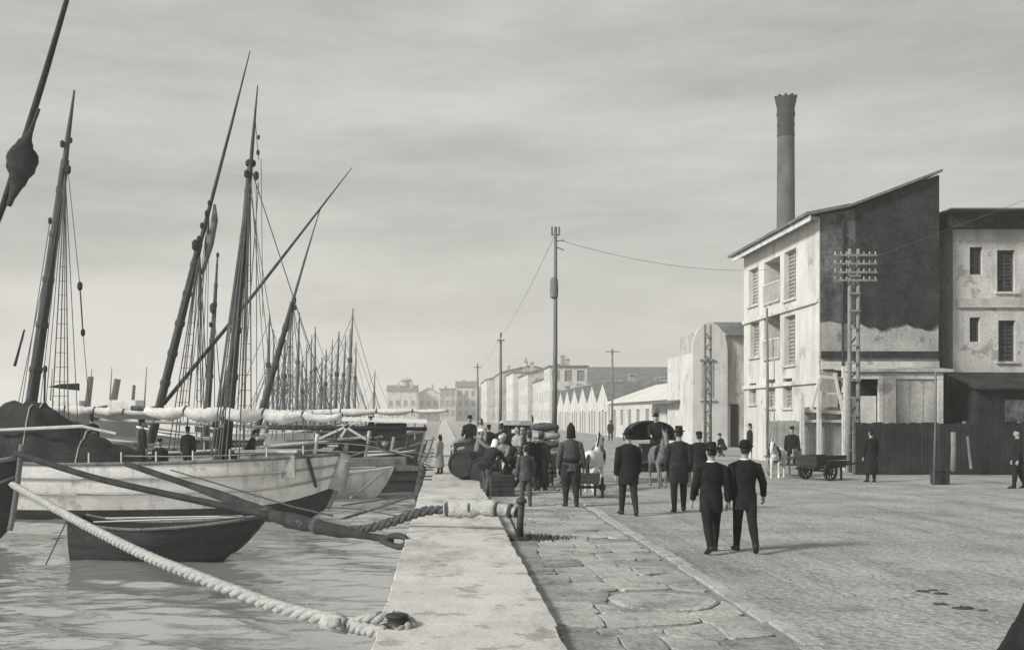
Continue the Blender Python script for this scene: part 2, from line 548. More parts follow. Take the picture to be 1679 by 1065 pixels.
# round-headed mosaic of flagstones
ROUND = Vector((2.42, 12.1)); RR = 0.62
ys = [-5.0]
while ys[-1] < 47: ys.append(ys[-1] + rnd.uniform(0.42, 0.85))
nodes = {}
rows = []
for i, yy in enumerate(ys):
    k = rnd.choice((3, 4, 4))
    cuts = [1.06] + sorted(1.06 + 2.06 * ((j + 1) / k + rnd.uniform(-.09, .09)) for j in range(k - 1)) + [3.11]
    rows.append(cuts)
def wav(x, i):
    return ys[i] + 0.13 * math.sin(3.1 * x + i * 2.3) + 0.07 * math.sin(7.0 * x + i * 1.7)
for i in range(len(ys) - 1):
    cuts = rows[i]
    for j in range(len(cuts) - 1):
        a, b = cuts[j], cuts[j + 1]
        sl0, sl1 = (0 if j == 0 else rnd.uniform(-.1, .1)), 0
        q = [Vector((a, wav(a, i))), Vector((b, wav(b, i))), Vector((b, wav(b, i + 1))), Vector((a, wav(a, i + 1)))]
        c = sum(q, Vector((0, 0))) / 4
        if (c - ROUND).length < RR * 0.75: continue
        q = [c + (p - c) * (1 - 0.013 / max(.2, (p - c).length)) for p in q]
        q = rounded(q, rnd, 0.03)
        q2 = []
        for p in q:
            d = p - ROUND
            if d.length < RR + 0.025: p = ROUND + d.normalized() * (RR + 0.025)
            q2.append(p)
        o = stone([tuple(p) for p in q2], -0.04, 0.0, 0.006, 0.007, rnd, 0.014).build('flagstone', m_flag if rnd.random() < (0.85 if c.x > 1.6 else 0.25) else m_flag2, pave)
pts = [(ROUND.x + RR * math.cos(2 * PI * k / 18) * (.94 + .09 * math.sin(k * 1.05 + .5)), ROUND.y + RR * math.sin(2 * PI * k / 18) * (.96 + .07 * math.sin(k * .7 + 2))) for k in range(18)]
stone(pts, -0.04, 0.012, 0.012, 0.0, rnd, 0.01).build('flagstone', m_flag, pave)
y = -5.0
while y < 46:
    ln = rnd.uniform(0.8, 1.3)
    j = rnd.uniform(-.035, .035)
    stone([(3.20 + j, y + .015), (3.38 + j, y + .015), (3.38 + j, y + ln - .015), (3.20 + j, y + ln - .015)], -0.06, 0.004, 0.010, 0.008, rnd, 0.015).build('kerb_stone', m_kerb, pave)
    y += ln
mb = MB(); mb.box((2.1, 47 + 190, -0.012), (2.0, 380, 0.03)); tag(mb.build('far_paving', m_flag, pave), kind='stuff')

# low hill behind the town
def make_hill():
    mb = MB()
    nx, nyy = 60, 14
    vs = []
    for j in range(nyy):
        for i in range(nx):
            x = -40 + 200 * i / (nx - 1); yv = 440 + 160 * j / (nyy - 1)
            e = math.sin(PI * j / (nyy - 1)) * (1 / (1 + math.exp(-(x - 6) / 5)))
            h = 20 * e * (0.86 + 0.22 * noise.noise(Vector((x * 0.05, yv * 0.02, 0)))) + 2.2 * e * noise.noise(Vector((x * 0.35, yv * 0.2, 3)))
            vs.append((x, yv, h - 0.2))
    fs = [(j * nx + i, j * nx + i + 1, (j + 1) * nx + i + 1, (j + 1) * nx + i) for j in range(nyy - 1) for i in range(nx - 1)]
    mb.add(vs, fs)
    tag(mb.build('hill', mat('wooded_hill', 0.06, 0.35, 0.25, 1.5, 0.95, 0.6, 0.8, v2=0.12), smooth=True), kind='structure')
make_hill()

# ------------------------------------------------------------------ buildings
def wall(mb, o, u, w, h, n, openings, depth=0.22, top=None):
    """wall face at o along u (w wide, h high), facing n, with openings (u0,u1,v0,v1) and their reveals; top(u)->extra height profile drawn apart"""
    o, u, n = Vector(o), Vector(u).normalized(), Vector(n).normalized()
    zz = Vector((0, 0, 1))
    us = sorted({0.0, w} | {c for q in openings for c in q[:2]})
    vs_ = sorted({0.0, h} | {c for q in openings for c in q[2:]})
    pt = lambda a, b, d=0.0: o + u * a + zz * b - n * d
    for a0, a1 in zip(us, us[1:]):
        for b0, b1 in zip(vs_, vs_[1:]):
            ca, cb = (a0 + a1) / 2, (b0 + b1) / 2
            if any(q[0] < ca < q[1] and q[2] < cb < q[3] for q in openings): continue
            mb.quad(pt(a0, b0), pt(a1, b0), pt(a1, b1), pt(a0, b1))
    for q in openings:
        c = [(q[0], q[2]), (q[1], q[2]), (q[1], q[3]), (q[0], q[3])]
        for (a0, b0), (a1, b1) in zip(c, c[1:] + c[:1]):
            mb.quad(pt(a0, b0), pt(a1, b1), pt(a1, b1, depth), pt(a0, b0, depth))
    return pt

def window(parent, o, u, n, q, depth=0.22, style='shutter', ms=None, name='window', sill=True):
    """one window (a part) with its frame, leaves or bars and sill"""
    o, u, n = Vector(o), Vector(u).normalized(), Vector(n).normalized()
    zz = Vector((0, 0, 1))
    a0, a1, b0, b1 = q
    pt = lambda a, b, d=0.0: o + u * a + zz * b - n * d
    def panel(mb, c0, c1, d0, d1, dd, th):
        mb.prism([pt(c0, d0, dd), pt(c1, d0, dd), pt(c1, d1, dd), pt(c0, d1, dd)], -n * th)
    mb = MB()
    panel(mb, a0 - .02, a1 + .02, b0 - .02, b1 + .02, depth - 0.01, 0.03)
    win = mb.build(name, m_glass if style in ('glass', 'door_open') else (ms or m_shut), parent)
    fm = MB(); t = 0.07
    mf = m_shutdark if style == 'dark' else (m_white if style == 'glass' else (ms or m_shut))
    for c0, c1, d0, d1 in ((a0, a0 + t, b0, b1), (a1 - t, a1, b0, b1), (a0 + t, a1 - t, b1 - t, b1), (a0 + t, a1 - t, b0, b0 + t)):
        panel(fm, c0 + .003, c1 - .003, d0 + .003, d1 - .003, depth - 0.075, 0.06)
    mid = (a0 + a1) / 2
    panel(fm, mid - .03, mid + .03, b0 + t, b1 - t, depth - 0.07, 0.05)
    k = 3 if style == 'glass' else int((b1 - b0) / 0.16)
    for i in range(1, k):
        v = b0 + t + (b1 - b0 - 2 * t) * i / k
        hh = 0.02 if style == 'glass' else 0.05
        panel(fm, a0 + t, a1 - t, v - hh / 2, v + hh / 2, depth - 0.06, 0.035)
    if style != 'door_open':
        fm.build('frame', mf, win)
    if sill:
        sm = MB()
        sm.prism([pt(a0 - .1, b0 - .09, 0.1), pt(a1 + .1, b0 - .09, 0.1), pt(a1 + .1, b0 - .005, 0.1), pt(a0 - .1, b0 - .005, 0.1)], n * 0.19)
        sm.build('sill', m_plaster2, win)
    return win

def three_storey_house():
    X0, Y0, Y1, ZT = 14.4, 42.0, 52.6, 9.62
    t = thing('three_storey_house', 'tall whitewashed house with dark windowless side wall and overhanging eaves', 'house', (X0, Y0, 0))
    # street front faces the water (-X); u runs from the near corner away
    def yu(px): return X0 * FPX / (px - VX) - Y0
    def zv(py, px): return CAMZ + (VY - py) / FPX * (X0 * FPX / (px - VX))
    ops = {}
    def op(pxl, pxr, pyt, pyb):
        pc = (pxl + pxr) / 2
        return (max(.05, yu(pxr)), yu(pxl), zv(pyb, pc), zv(pyt, pc))
    wins = [op(1286, 1305, 410, 490), op(1228, 1243, 440, 500), op(1286, 1304, 517, 598), op(1230, 1245, 520, 585),
            op(1284, 1299, 620, 668), op(1228, 1240, 628, 662), op(1256, 1271, 622, 668)]
    log = [op(1253, 1279, 425, 500), op(1253, 1279, 512, 592)]
    door = op(1284, 1299, 700, 751)
    n = (-1, 0, 0); u = (0, 1, 0); o = (X0, Y0, 0)
    mb = MB()
    wall(mb, o, u, Y1 - Y0, ZT, n, wins + [door], 0.24) if False else None
    pt = wall(mb, o, u, Y1 - Y0, ZT, n, wins + log + [door], 0.24)
    mb.build('wall', m_white, t)
    for i, q in enumerate(wins):
        window(t, o, u, n, q, 0.24, 'shutter', m_shut if i in (0, 2, 4) else m_plaster, sill=True)
    window(t, o, u, n, door, 0.24, 'shutter', m_shutdark, name='door', sill=False)
    # loggias: recessed balconies with rail and a dark door behind
    for i, q in enumerate(log):
        mb = MB(); d = 1.1
        a0, a1, b0, b1 = q
        p = lambda a, b, dd: Vector((X0 + dd, Y0 + a, b))
        mb.quad(p(a0, b0, d), p(a1, b0, d), p(a1, b1, d), p(a0, b1, d))
        for c in (((a0, b0), (a1, b0)), ((a1, b0), (a1, b1)), ((a1, b1), (a0, b1)), ((a0, b1), (a0, b0))):
            mb.quad(p(*c[0], .24), p(*c[1], .24), p(*c[1], d), p(*c[0], d))
        lg = mb.build('loggia', m_plaster2, t)
        am = (a0 + a1) / 2
        dm = MB(); dm.prism([p(am - .5, b0 + .02, d - .01), p(am + .5, b0 + .02, d - .01), p(am + .5, b0 + 2.0, d - .01), p(am - .5, b0 + 2.0, d - .01)], (-0.04, 0, 0))
        dm.build('door', m_shutdark, lg)
        rm = MB()
        rm.bar(p(a0, b0 + .95, -.05), p(a1, b0 + .95, -.05), .06)
        rm.bar(p(a0, b0 + .12, -.05), p(a1, b0 + .12, -.05), .05)
        kk = 14
        for j in range(kk + 1):
            a = a0 + (a1 - a0) * j / kk
            rm.bar(p(a, b0 + .12, -.05), p(a, b0 + .95, -.05), .03)
        rm.build('balcony_rail', m_palewood, lg)
    # string courses
    for z in (3.35, 6.45):
        mb = MB(); mb.box((X0 - 0.05, (Y0 + Y1) / 2, z), (0.1, Y1 - Y0 - .05, 0.16)); mb.build('string_course', m_white, t)
    # corner strip
    mb = MB(); mb.box((X0 - .012, Y0 + .17, ZT / 2), (.05, .36, ZT - .02)); mb.build('corner_pilaster', m_white, t)
    # side wall facing the camera, with its stepped-up single-slope top
    XR = 18.95
    mb = MB()
    mb.prism([(X0 + .001, Y0, 0), (XR - .01, Y0, 0), (XR - .01, Y0, 9.6), (X0 + .001, Y0, 9.6)], (0, .2, 0))
    mb.build('side_wall', m_plaster, t)
    prof = [(X0 + .05, 9.70), (15.4, 9.86), (18.86, 11.2), (18.95, 11.2)]
    split = 15.75
    zs = 9.86 + (split - 15.4) * (11.2 - 9.86) / (18.86 - 15.4)
    rj = random.Random(8)
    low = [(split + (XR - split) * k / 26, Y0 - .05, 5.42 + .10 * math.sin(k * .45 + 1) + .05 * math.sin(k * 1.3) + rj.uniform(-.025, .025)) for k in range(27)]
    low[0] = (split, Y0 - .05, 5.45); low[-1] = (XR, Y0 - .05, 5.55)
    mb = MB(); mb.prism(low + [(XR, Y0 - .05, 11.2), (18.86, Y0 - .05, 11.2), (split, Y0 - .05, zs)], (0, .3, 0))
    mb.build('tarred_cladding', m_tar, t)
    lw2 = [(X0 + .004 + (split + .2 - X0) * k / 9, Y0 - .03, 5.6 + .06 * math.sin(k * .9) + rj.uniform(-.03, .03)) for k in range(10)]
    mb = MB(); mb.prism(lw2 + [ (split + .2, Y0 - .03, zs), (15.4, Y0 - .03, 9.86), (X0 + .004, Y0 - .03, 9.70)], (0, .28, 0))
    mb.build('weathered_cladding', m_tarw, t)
    # bands on the lower side wall
    mb = MB(); mb.box(((X0 + XR) / 2 + .02, Y0 - .06, 4.35), (XR - X0 - .06, .12, .26)); mb.build('dark_band', m_tar, t)
    mb = MB(); mb.box(((X0 + XR) / 2 + .02, Y0 - .045, 3.95), (XR - X0 - .06, .09, .30)); mb.build('pale_band', m_plaster2, t)
    # roof and eaves
    mb = MB()
    mb.prism([(13.75, 41.6, 9.62), (15.45, 41.6, 9.95), (15.45, 41.6, 10.07), (13.75, 41.6, 9.74)], (0, 11.5, 0))
    mb.build('eaves', m_roof, t)
    mb = MB()
    mb.prism([(15.4, 41.72, 9.93), (18.98, 41.72, 11.3), (18.98, 41.72, 11.4), (15.4, 41.72, 10.03)], (0, 11.2, 0))
    mb.build('roof', m_roof, t)
    mb = MB(); mb.box((13.9, 47.2, 9.50), (.06, 11.2, .2)); mb.build('fascia', m_white, t)
    mb = MB()
    for j in range(14):
        mb.bar((13.85, 42.1 + j * .8, 9.56), (14.4, 42.1 + j * .8, 9.6), .08, .1)
    mb.build('rafter_ends', m_palewood, t)
    # far and back walls
    mb = MB()
    mb.quad((X0, Y1, 0), (XR, Y1, 0), (XR, Y1, 9.6), (X0, Y1, 9.6))
    mb.quad((XR, Y0 + .2, 0), (XR, Y1, 0), (XR, Y1, 11.2), (XR, Y0 + .2, 11.2))
    mb.quad((X0, Y1, 9.6), (XR, Y1, 9.6), (XR, Y1, 11.3), (15.4, Y1, 9.9))
    mb.build('back_wall', m_plaster, t)
    mb = MB(); mb.tube((15.25, Y0 - .1, 3), (15.25, Y0 - .1, 9.7), .05); mb.build('drainpipe', m_iron, t)
three_storey_house()

def lean_to():
    t = thing('lean_to_shed', 'long lean-to shed with panelled doors against the dark side wall', 'shed', (17, 40.4, 0))
    Yf = 40.3
    mb = MB(); mb.prism([(14.9, Yf - .2, 3.62), (14.9, Yf - .2, 3.72), (14.9, 41.9, 3.88), (14.9, 41.9, 3.78)], (3.75, 0, 0)); mb.build('roof', m_plaster, t)
    mb = MB(); mb.quad((14.95, 41.6, 0), (19.1, 41.6, 0), (19.1, 41.6, 3.7), (14.95, 41.6, 3.7)); mb.build('back_wall', m_tar, t)
    def xs(px): return (px - VX) / FPX * Yf
    for a, b in ((1384, 1393), (1440, 1448), (1449, 1468), (1536, 1545)):
        mb = MB(); mb.box(((xs(a) + xs(b)) / 2, Yf, 1.8), (xs(b) - xs(a), .16, 3.6)); mb.build('pilaster', m_plaster2, t)
    mb = MB(); mb.box(((xs(1398) + xs(1438)) / 2, Yf + .1, 2.2), (xs(1438) - xs(1398), .06, 1.1)); mb.build('pale_panel', m_palewood, t)
    mb = MB(); mb.box(((xs(1470) + xs(1535)) / 2, Yf + .05, 1.8), (xs(1535) - xs(1470), .08, 3.5)); dr = mb.build('door', m_palefence, t)
    for k in range(3):
        mb = MB(); c = xs(1470) + (k + .5) / 3 * (xs(1535) - xs(1470)); mb.box((c, Yf - .005, 1.8), (.5, .04, 3.2)); mb.build('door_panel', m_plaster, dr)
    mb = MB(); mb.box(((xs(1384) + xs(1545)) / 2, Yf - .02, 3.48), (xs(1545) - xs(1384), .14, .22)); mb.build('lintel', m_plaster2, t)
lean_to()

def right_house():
    Yf = 42.55
    X0, X1, ZT = 19.75, 28.0, 9.75
    t = thing('two_window_house', 'pale plastered house with dark shutters and deep dark eaves beyond the hoarding', 'house', (X0, Yf, 0))
    def xs(px): return (px - VX) / FPX * Yf - X0
    def zs(py): return CAMZ + (VY - py) / FPX * Yf
    ops = [(xs(1590), xs(1611), zs(450), zs(405)), (xs(1635), xs(1664), zs(478), zs(410)), (xs(1590), xs(1607), zs(560), zs(520)), (xs(1637), xs(1665), zs(592), zs(525)),
           (xs(1712), xs(1740), zs(478), zs(410)), (xs(1712), xs(1740), zs(592), zs(525))]
    mb = MB(); o = (X0, Yf, 0); u = (1, 0, 0); n = (0, -1, 0)
    wall(mb, o, u, X1 - X0, ZT, n, ops)
    mb.quad((X0, Yf, 0), (X0, Yf + 8, 0), (X0, Yf + 8, ZT), (X0, Yf, ZT))
    mb.quad((X1, Yf, 0), (X1, Yf + 8, 0), (X1, Yf + 8, ZT), (X1, Yf, ZT))
    mb.quad((X0, Yf + 8, 0), (X1, Yf + 8, 0), (X1, Yf + 8, ZT), (X0, Yf + 8, ZT))
    mb.build('wall', m_plaster2, t)
    for i, q in enumerate(ops):
        window(t, o, u, n, q, .22, 'dark', m_shutdark, sill=i in (1, 3, 4, 5))
    mb = MB(); mb.box((24.0, Yf + 3.8, 9.52), (9.2, 8.6, .55)); mb.build('eaves', m_tar, t)
    mb = MB(); mb.prism([(19.2, Yf - 1, 9.835), (28.8, Yf - 1, 9.835), (28.8, Yf + 8.2, 9.835), (19.2, Yf + 8.2, 9.835)], (0, 0, .05)); mb.build('roof', m_roof, t)
    mb = MB(); mb.box((24.0, Yf - .05, zs(497)), (8.2, .1, .35)); mb.build('string_course', m_plaster, t)
right_house()

def chimney():
    Yc = 100.0
    c = P(1288.5, 680, Yc); cx = c.x
    def z(py): return CAMZ + (VY - py) / FPX * Yc
    t = thing('factory_chimney', 'tall round brick factory chimney with a flared sooty crown', 'chimney', (cx, Yc, 0))
    mb = MB(); mb.lathe((cx, Yc, 0), [(1.05, 0), (.80, z(360)), (.76, z(225))], 40); sh = mb.build('shaft', m_brick, t, smooth=False)
    smooth_by_angle(sh)
    mb = MB(); mb.lathe((cx, Yc, 0), [(.76, z(225)), (.755, z(192)), (.82, z(190)), (.82, z(186)), (.77, z(184)), (.77, z(178)), (.93, z(166)), (.93, z(161)), (.86, z(160)), (.6, z(160)), (.6, z(170))], 40); cr = mb.build('crown', m_brickdark, t)
    smooth_by_angle(cr)
    for py in (205, 222):
        mb = MB(); mb.lathe((cx, Yc, 0), [(.765, z(py + 1)), (.80, z(py + 1)), (.80, z(py - 1)), (.765, z(py - 1))], 40, cap=False); mb.build('iron_band', m_iron, t)
    for k in range(10):
        a = 2 * PI * k / 10
        mb = MB(); mb.box((cx + .9 * math.cos(a), Yc + .9 * math.sin(a), z(159.2)), (.22, .22, .14), a); mb.build('crown_block', m_brickdark, t)
    mb = MB(); mb.box((cx, Yc + 4, 5), (14, 16, 10)); mb.build('boiler_house', m_plaster, t)
chimney()

def box_house(name, label, x0, x1, y0, y1, zt, mw, mr, front=(), side=(), roof='flat', ridge=1.5, group=None, style='dark', over=.35):
    """plain house: street front at x0 facing -X, end wall at y0 facing -Y; windows given as (u0,u1,v0,v1)"""
    t = thing(name, label, 'building', (x0, y0, 0), group=group)
    mb = MB()
    wall(mb, (x0, y0, 0), (0, 1, 0), y1 - y0, zt, (-1, 0, 0), list(front), .15)
    wall(mb, (x0, y0, 0), (1, 0, 0), x1 - x0, zt, (0, -1, 0), list(side), .15)
    mb.quad((x1, y0, 0), (x1, y1, 0), (x1, y1, zt), (x1, y0, zt))
    mb.quad((x0, y1, 0), (x1, y1, 0), (x1, y1, zt), (x0, y1, zt))
    mb.build('wall', mw, t)
    for q in front: window(t, (x0, y0, 0), (0, 1, 0), (-1, 0, 0), q, .15, style, m_shutdark if style == 'dark' else m_shut, sill=False, name='door' if q[2] < .1 else 'window')
    for q in side: window(t, (x0, y0, 0), (1, 0, 0), (0, -1, 0), q, .15, style, m_shutdark if style == 'dark' else m_shut, sill=False, name='door' if q[2] < .1 else 'window')
    mb = MB(); e = over
    if roof == 'flat':
        mb.box(((x0 + x1) / 2, (y0 + y1) / 2, zt + .12), (x1 - x0 + .5, y1 - y0 + .5, .24))
    elif roof == 'along':     # ridge along Y
        xm = (x0 + x1) / 2
        mb.prism([(x0 - e, y0 - e, zt - .1), (xm, y0 - e, zt + ridge), (x1 + e, y0 - e, zt - .1), (x1 + e, y0 - e, zt + .05), (xm, y0 - e, zt + ridge + .15), (x0 - e, y0 - e, zt + .05)], (0, y1 - y0 + 2 * e, 0))
        mb2 = MB(); mb2.prism([(x0, y0 + .01, zt), (x1, y0 + .01, zt), (xm, y0 + .01, zt + ridge)], (0, .2, 0)); mb2.build('gable', mw, t)
    else:                     # ridge along X
        ym = (y0 + y1) / 2
        mb.prism([(x0 - e, y0 - e, zt - .1), (x0 - e, ym, zt + ridge), (x0 - e, y1 + e, zt - .1), (x0 - e, y1 + e, zt + .05), (x0 - e, ym, zt + ridge + .15), (x0 - e, y0 - e, zt + .05)], (x1 - x0 + 2 * e, 0, 0))
        mb2 = MB(); mb2.prism([(x0 + .01, y0, zt), (x0 + .01, y1, zt), (x0 + .01, ym, zt + ridge)], (.2, 0, 0)); mb2.build('gable', mw, t)
    mb.build('roof', mr, t)
    rc = random.Random(int(x0 * 10 + y0))
    if y0 > 110:
        for k in range(rc.choice((1, 2, 2))):
            cx, cy, ch = rc.uniform(x0 + 1, x1 - 1), rc.uniform(y0 + 1, y1 - 1), zt + ridge * (.3 if roof == 'flat' else 1) + rc.uniform(.6, 1.4)
            mb = MB(); mb.box((cx, cy, ch - 1.2), (.7, .7, 2.4)); mb.box((cx, cy, ch + .05), (.9, .9, .15)); mb.build('chimney', m_plaster, t)
    return t

# white building with the curved gable, past the tall house
def arched_house():
    Yf = 70.0
    def xs(px): return (px - VX) / FPX * Yf
    def zs(py): return CAMZ + (VY - py) / FPX * Yf
    t = thing('curved_gable_house', 'narrow white house with a curved gable behind the lattice pole', 'house', (xs(1137), Yf, 0))
    xa, xb, xm = xs(1136), xs(1193), xs(1164)
    z1, z2 = zs(575), zs(528)
    poly = [(xa, Yf, 0), (xb, Yf, 0), (xb, Yf, z1)]
    for k in range(1, 12):
        a = PI * k / 12
        poly.append((xm + (xb - xm) * math.cos(a), Yf, z1 + (z2 - z1) * math.sin(a)))
    poly.append((xa, Yf, z1))
    mb = MB(); mb.prism(poly, (0, .3, 0)); mb.build('gable_wall', m_white, t)
    mb = MB(); mb.box(((xa + xb) / 2 + .02, Yf + 4.3, z1 / 2 - .05), (xb - xa - .1, 8, z1 - .1)); mb.build('body', m_white, t)
    q = (xs(1150) - xa, xs(1169) - xa, zs(655), zs(592))
    mb = MB(); mb.box(((xs(1150) + xs(1169)) / 2, Yf - .02, (q[2] + q[3]) / 2), (xs(1169) - xs(1150), .06, q[3] - q[2])); w = mb.build('window', m_shut, t)
    mb = MB(); mb.box(((xs(1150) + xs(1169)) / 2, Yf - .06, q[2]), (1.0, .14, .12)); mb.build('sill', m_plaster2, w)
    mb = MB(); mb.box(((xs(1150) + xs(1169)) / 2, Yf - .06, zs(590)), (.9, .14, .12)); mb.build('window_head', m_shutdark, w)
    # wing to the right with a dark roof and a tall doorway
    xc = xs(1226)
    mb = MB(); mb.box(((xb + xc) / 2 + .5, Yf + 4.4, zs(548) / 2), (xc - xb + 1.0, 8, zs(548))); mb.build('wing', m_plaster2, t)
    mb = MB(); mb.prism([(xs(1172), Yf + .32, zs(530)), (xs(1240), Yf + .32, zs(530)), (xs(1240), Yf - .1, zs(549)), (xs(1192), Yf - .1, zs(549))], (0, .1, .12)); mb.build('roof', m_roof, t)
    mb = MB(); mb.box((xs(1206.5), Yf + .38, zs(662) / 2), (xs(1213) - xs(1200), .06, zs(662))); mb.build('door', m_black, t)
    mb = MB(); mb.box(((xb + xs(1200)) / 2, Yf + .34, 1.3), (xs(1199) - xb, .08, 2.6)); mb.build('door_leaf', m_palewood, t)
arched_house()

# long low shed with the pale roof
def low_shed():
    x0, y0, y1 = 16.4, 73.0, 108.0
    fr = []
    for k in range(8):
        u = 2.0 + k * 4.2
        fr.append((u, u + 1.6, .02 if k % 3 == 1 else 1.1, 2.55))
    t = box_house('low_shed', 'long low white shed with a pale sloping roof beside the road', x0, x0 + 9, y0, y1, 3.25, m_white, m_roofpale, fr, [(1.0, 2.2, 0.02, 2.4)], 'along', 1.6, style='shutter')
    mb = MB()
    mb.prism([(x0 - 1.1, y0 + 1, 2.85), (x0 - 1.1, y0 + 1, 2.95), (x0 + .1, y0 + 1, 3.2), (x0 + .1, y0 + 1, 3.1)], (0, 12, 0))
    mb.build('canopy', m_roof, t)
    mb = MB(); mb.lathe((20.2, 82, 0), [(.5, 3.2), (.5, 5.7), (.62, 5.75), (.62, 5.95), (.2, 6.3)], 16); mb.build('ventilator', m_white, t)
low_shed()

# warehouses with a row of gables
x0 = 16.4
for k in range(7):
    y0 = 109.2 + k * 8.1
    side_words = ['nearest to the low shed', 'second in the gabled row', 'third in the gabled row', 'fourth in the gabled row', 'fifth in the gabled row', 'sixth in the gabled row', 'farthest in the gabled row'][k]
    box_house('gabled_warehouse', 'small white gabled warehouse, ' + side_words, x0, x0 + 12, y0, y0 + 7.9, 3.5, m_white, m_roof,
              [(1.2, 2.6, .02, 2.4), (3.3, 4.7, .02, 2.6), (5.4, 6.8, .02, 2.4)], [], 'across', 1.9, group='row of white gabled warehouses', style='shutter', over=.05)
# dark-roofed long hall behind
box_house('long_hall', 'long hall with a dark tiled roof rising behind the white sheds', 23.2, 45, 184, 200, 6.3, m_plaster2, m_roof, [(3, 5, 3.2, 5.2), (9, 11, 3.2, 5.2)], [(1.5 + 3.6 * k, 3.2 + 3.6 * k, 3.4, 5.2) for k in range(6)], 'across', 4.0)
box_house('roof_block', 'low block with dark shuttered openings above the pale shed roof', 24.6, 31, 114, 121, 5.0, m_plaster2, m_roof, [(1, 3, 3, 4.5)], [(.6, 2.4, 3.4, 4.6), (3.4, 5.4, 3.4, 4.6)], 'flat')
# far fronts along the quay road, and round the head of the harbour
def grid_windows(w, h, nx, nz, ww, hh, z0=1.2, pitch=3.0):
    return [((i + .5) * w / nx - ww / 2, (i + .5) * w / nx + ww / 2, z0 + k * pitch, z0 + k * pitch + hh) for i in range(nx) for k in range(nz) if z0 + k * pitch + hh < h - .3]
def far_row():
    specs = [
        ('tall_white_house', 'tall bright white house just behind the main telegraph pole', 16.3, 22, 168, 178, 9.4, m_white, m_roof, 3, 3, 'flat'),
        ('flat_roofed_house', 'grey flat-roofed house with two rows of windows past the tall white house', 16.8, 22.4, 180, 206, 8.0, m_plaster2, m_roof, 6, 2, 'flat'),
        ('hipped_house', 'pale house with a dark pitched roof beneath the wooded hill', 16.0, 28, 208, 234, 10.0, m_plaster2, m_roof, 6, 3, 'along'),
        ('white_town_house', 'white town house with dark windows beyond the second pole', 15.0, 28, 237, 262, 11.2, m_white, m_roof, 5, 3, 'flat'),
        ('grey_town_house', 'grey town house with four rows of windows on the far quay', 14.0, 28, 265, 300, 12.4, m_plaster, m_roof, 6, 3, 'along'),
        ('long_town_house', 'long pale town house with a low pitched roof on the far quay', 12.0, 28, 304, 350, 12.0, m_plaster2, m_roof, 8, 3, 'along'),
    ]
    for nm, lb, x0, x1, y0, y1, zt, mw, mr, nx, nz, rf in specs:
        box_house(nm, lb, x0, x1, y0, y1, zt, mw, mr, grid_windows(y1 - y0, zt, nx, nz, 1.3, 1.7), grid_windows(x1 - x0, zt, 3, nz, 1.2, 1.7), rf, 1.6, style='shutter')
    specs2 = [
        ('waterfront_house', 'hazy pale waterfront house with a pitched roof and small turret', -19, -9, 372, 10.2, m_plaster2, 4, 3, 'across'),
        ('waterfront_house', 'hazy white waterfront house left of the narrow grey one', -8.6, -1.5, 378, 9.4, m_white, 3, 3, 'along'),
        ('waterfront_house', 'narrow grey waterfront house at the head of the harbour', -1.2, 4.2, 372, 10.8, m_plaster, 3, 3, 'flat'),
        ('waterfront_house', 'white waterfront house with dark windows where the quay turns', 4.6, 11.5, 380, 11.8, m_white, 3, 3, 'across'),
    ]
    for nm, lb, x0, x1, y0, zt, mw, nx, nz, rf in specs2:
        t = box_house(nm, lb, x0, x1, y0, y0 + 12, zt, mw, m_roof, [], grid_windows(x1 - x0, zt, nx, nz, 1.3, 2.0, 1.6, 3.4), rf, 2.0, group='houses at the head of the harbour', style='shutter')
        if x0 == -19:
            mb = MB(); mb.lathe((-13, 378, 0), [(1.4, 9), (1.4, 13.6), (2.3, 13.9), (2.3, 14.2), (.3, 15.0)], 12); mb.build('turret', m_plaster, t)
far_row()
# minaret on the hill
t = thing('minaret', 'slender minaret pricking up from the wooded hill', 'minaret', (33.5, 446, 4))
mb = MB(); mb.lathe((33.5, 446, 0), [(1.1, 4), (1.0, 20.0), (1.4, 20.4), (1.4, 21), (.85, 21.1), (.8, 23)], 12); mb.build('shaft', m_plaster2, t)
mb = MB(); mb.lathe((33.5, 446, 0), [(.95, 23), (.05, 25.5)], 12); mb.build('spire', m_roof, t)

# ------------------------------------------------------------------ fences and timber frame
def fence(name, label, xa, xb, Y, h, bw_, m, rails=True, jit=.05):
    t = thing(name, label, 'fence', (xa, Y, 0))
    mb = MB(); r = random.Random(int(xa * 100))
    x = xa
    while x < xb:
        hh = h + r.uniform(-jit, jit)
        mb.box((x + bw_ / 2, Y + r.uniform(-.008, .008), hh / 2), (bw_ - .012, .028, hh)); x += bw_
    o = mb.build('boards', m, t); o['kind'] = 'stuff'
    for z in (.35, h - .3):
        mb = MB(); mb.bar((xa, Y + .06, z), (xb, Y + .06, z), .07, .09); mb.build('rail', m_mid, t)
    x = xa
    while x < xb + .1:
        mb = MB(); mb.box((x, Y + .12, h / 2 + .03), (.1, .1, h + .06)); mb.build('post', m_mid, t); x += 1.9
    return t
fence('board_fence', 'pale grey board fence in front of the whitewashed house', 12.15, 14.95, 41.0, 1.83, .15, m_palefence)
fence('board_hoarding', 'long black tarred hoarding before the pale house', 14.15, 27.0, 37.7, 1.78, .19, m_hoard, jit=.03)

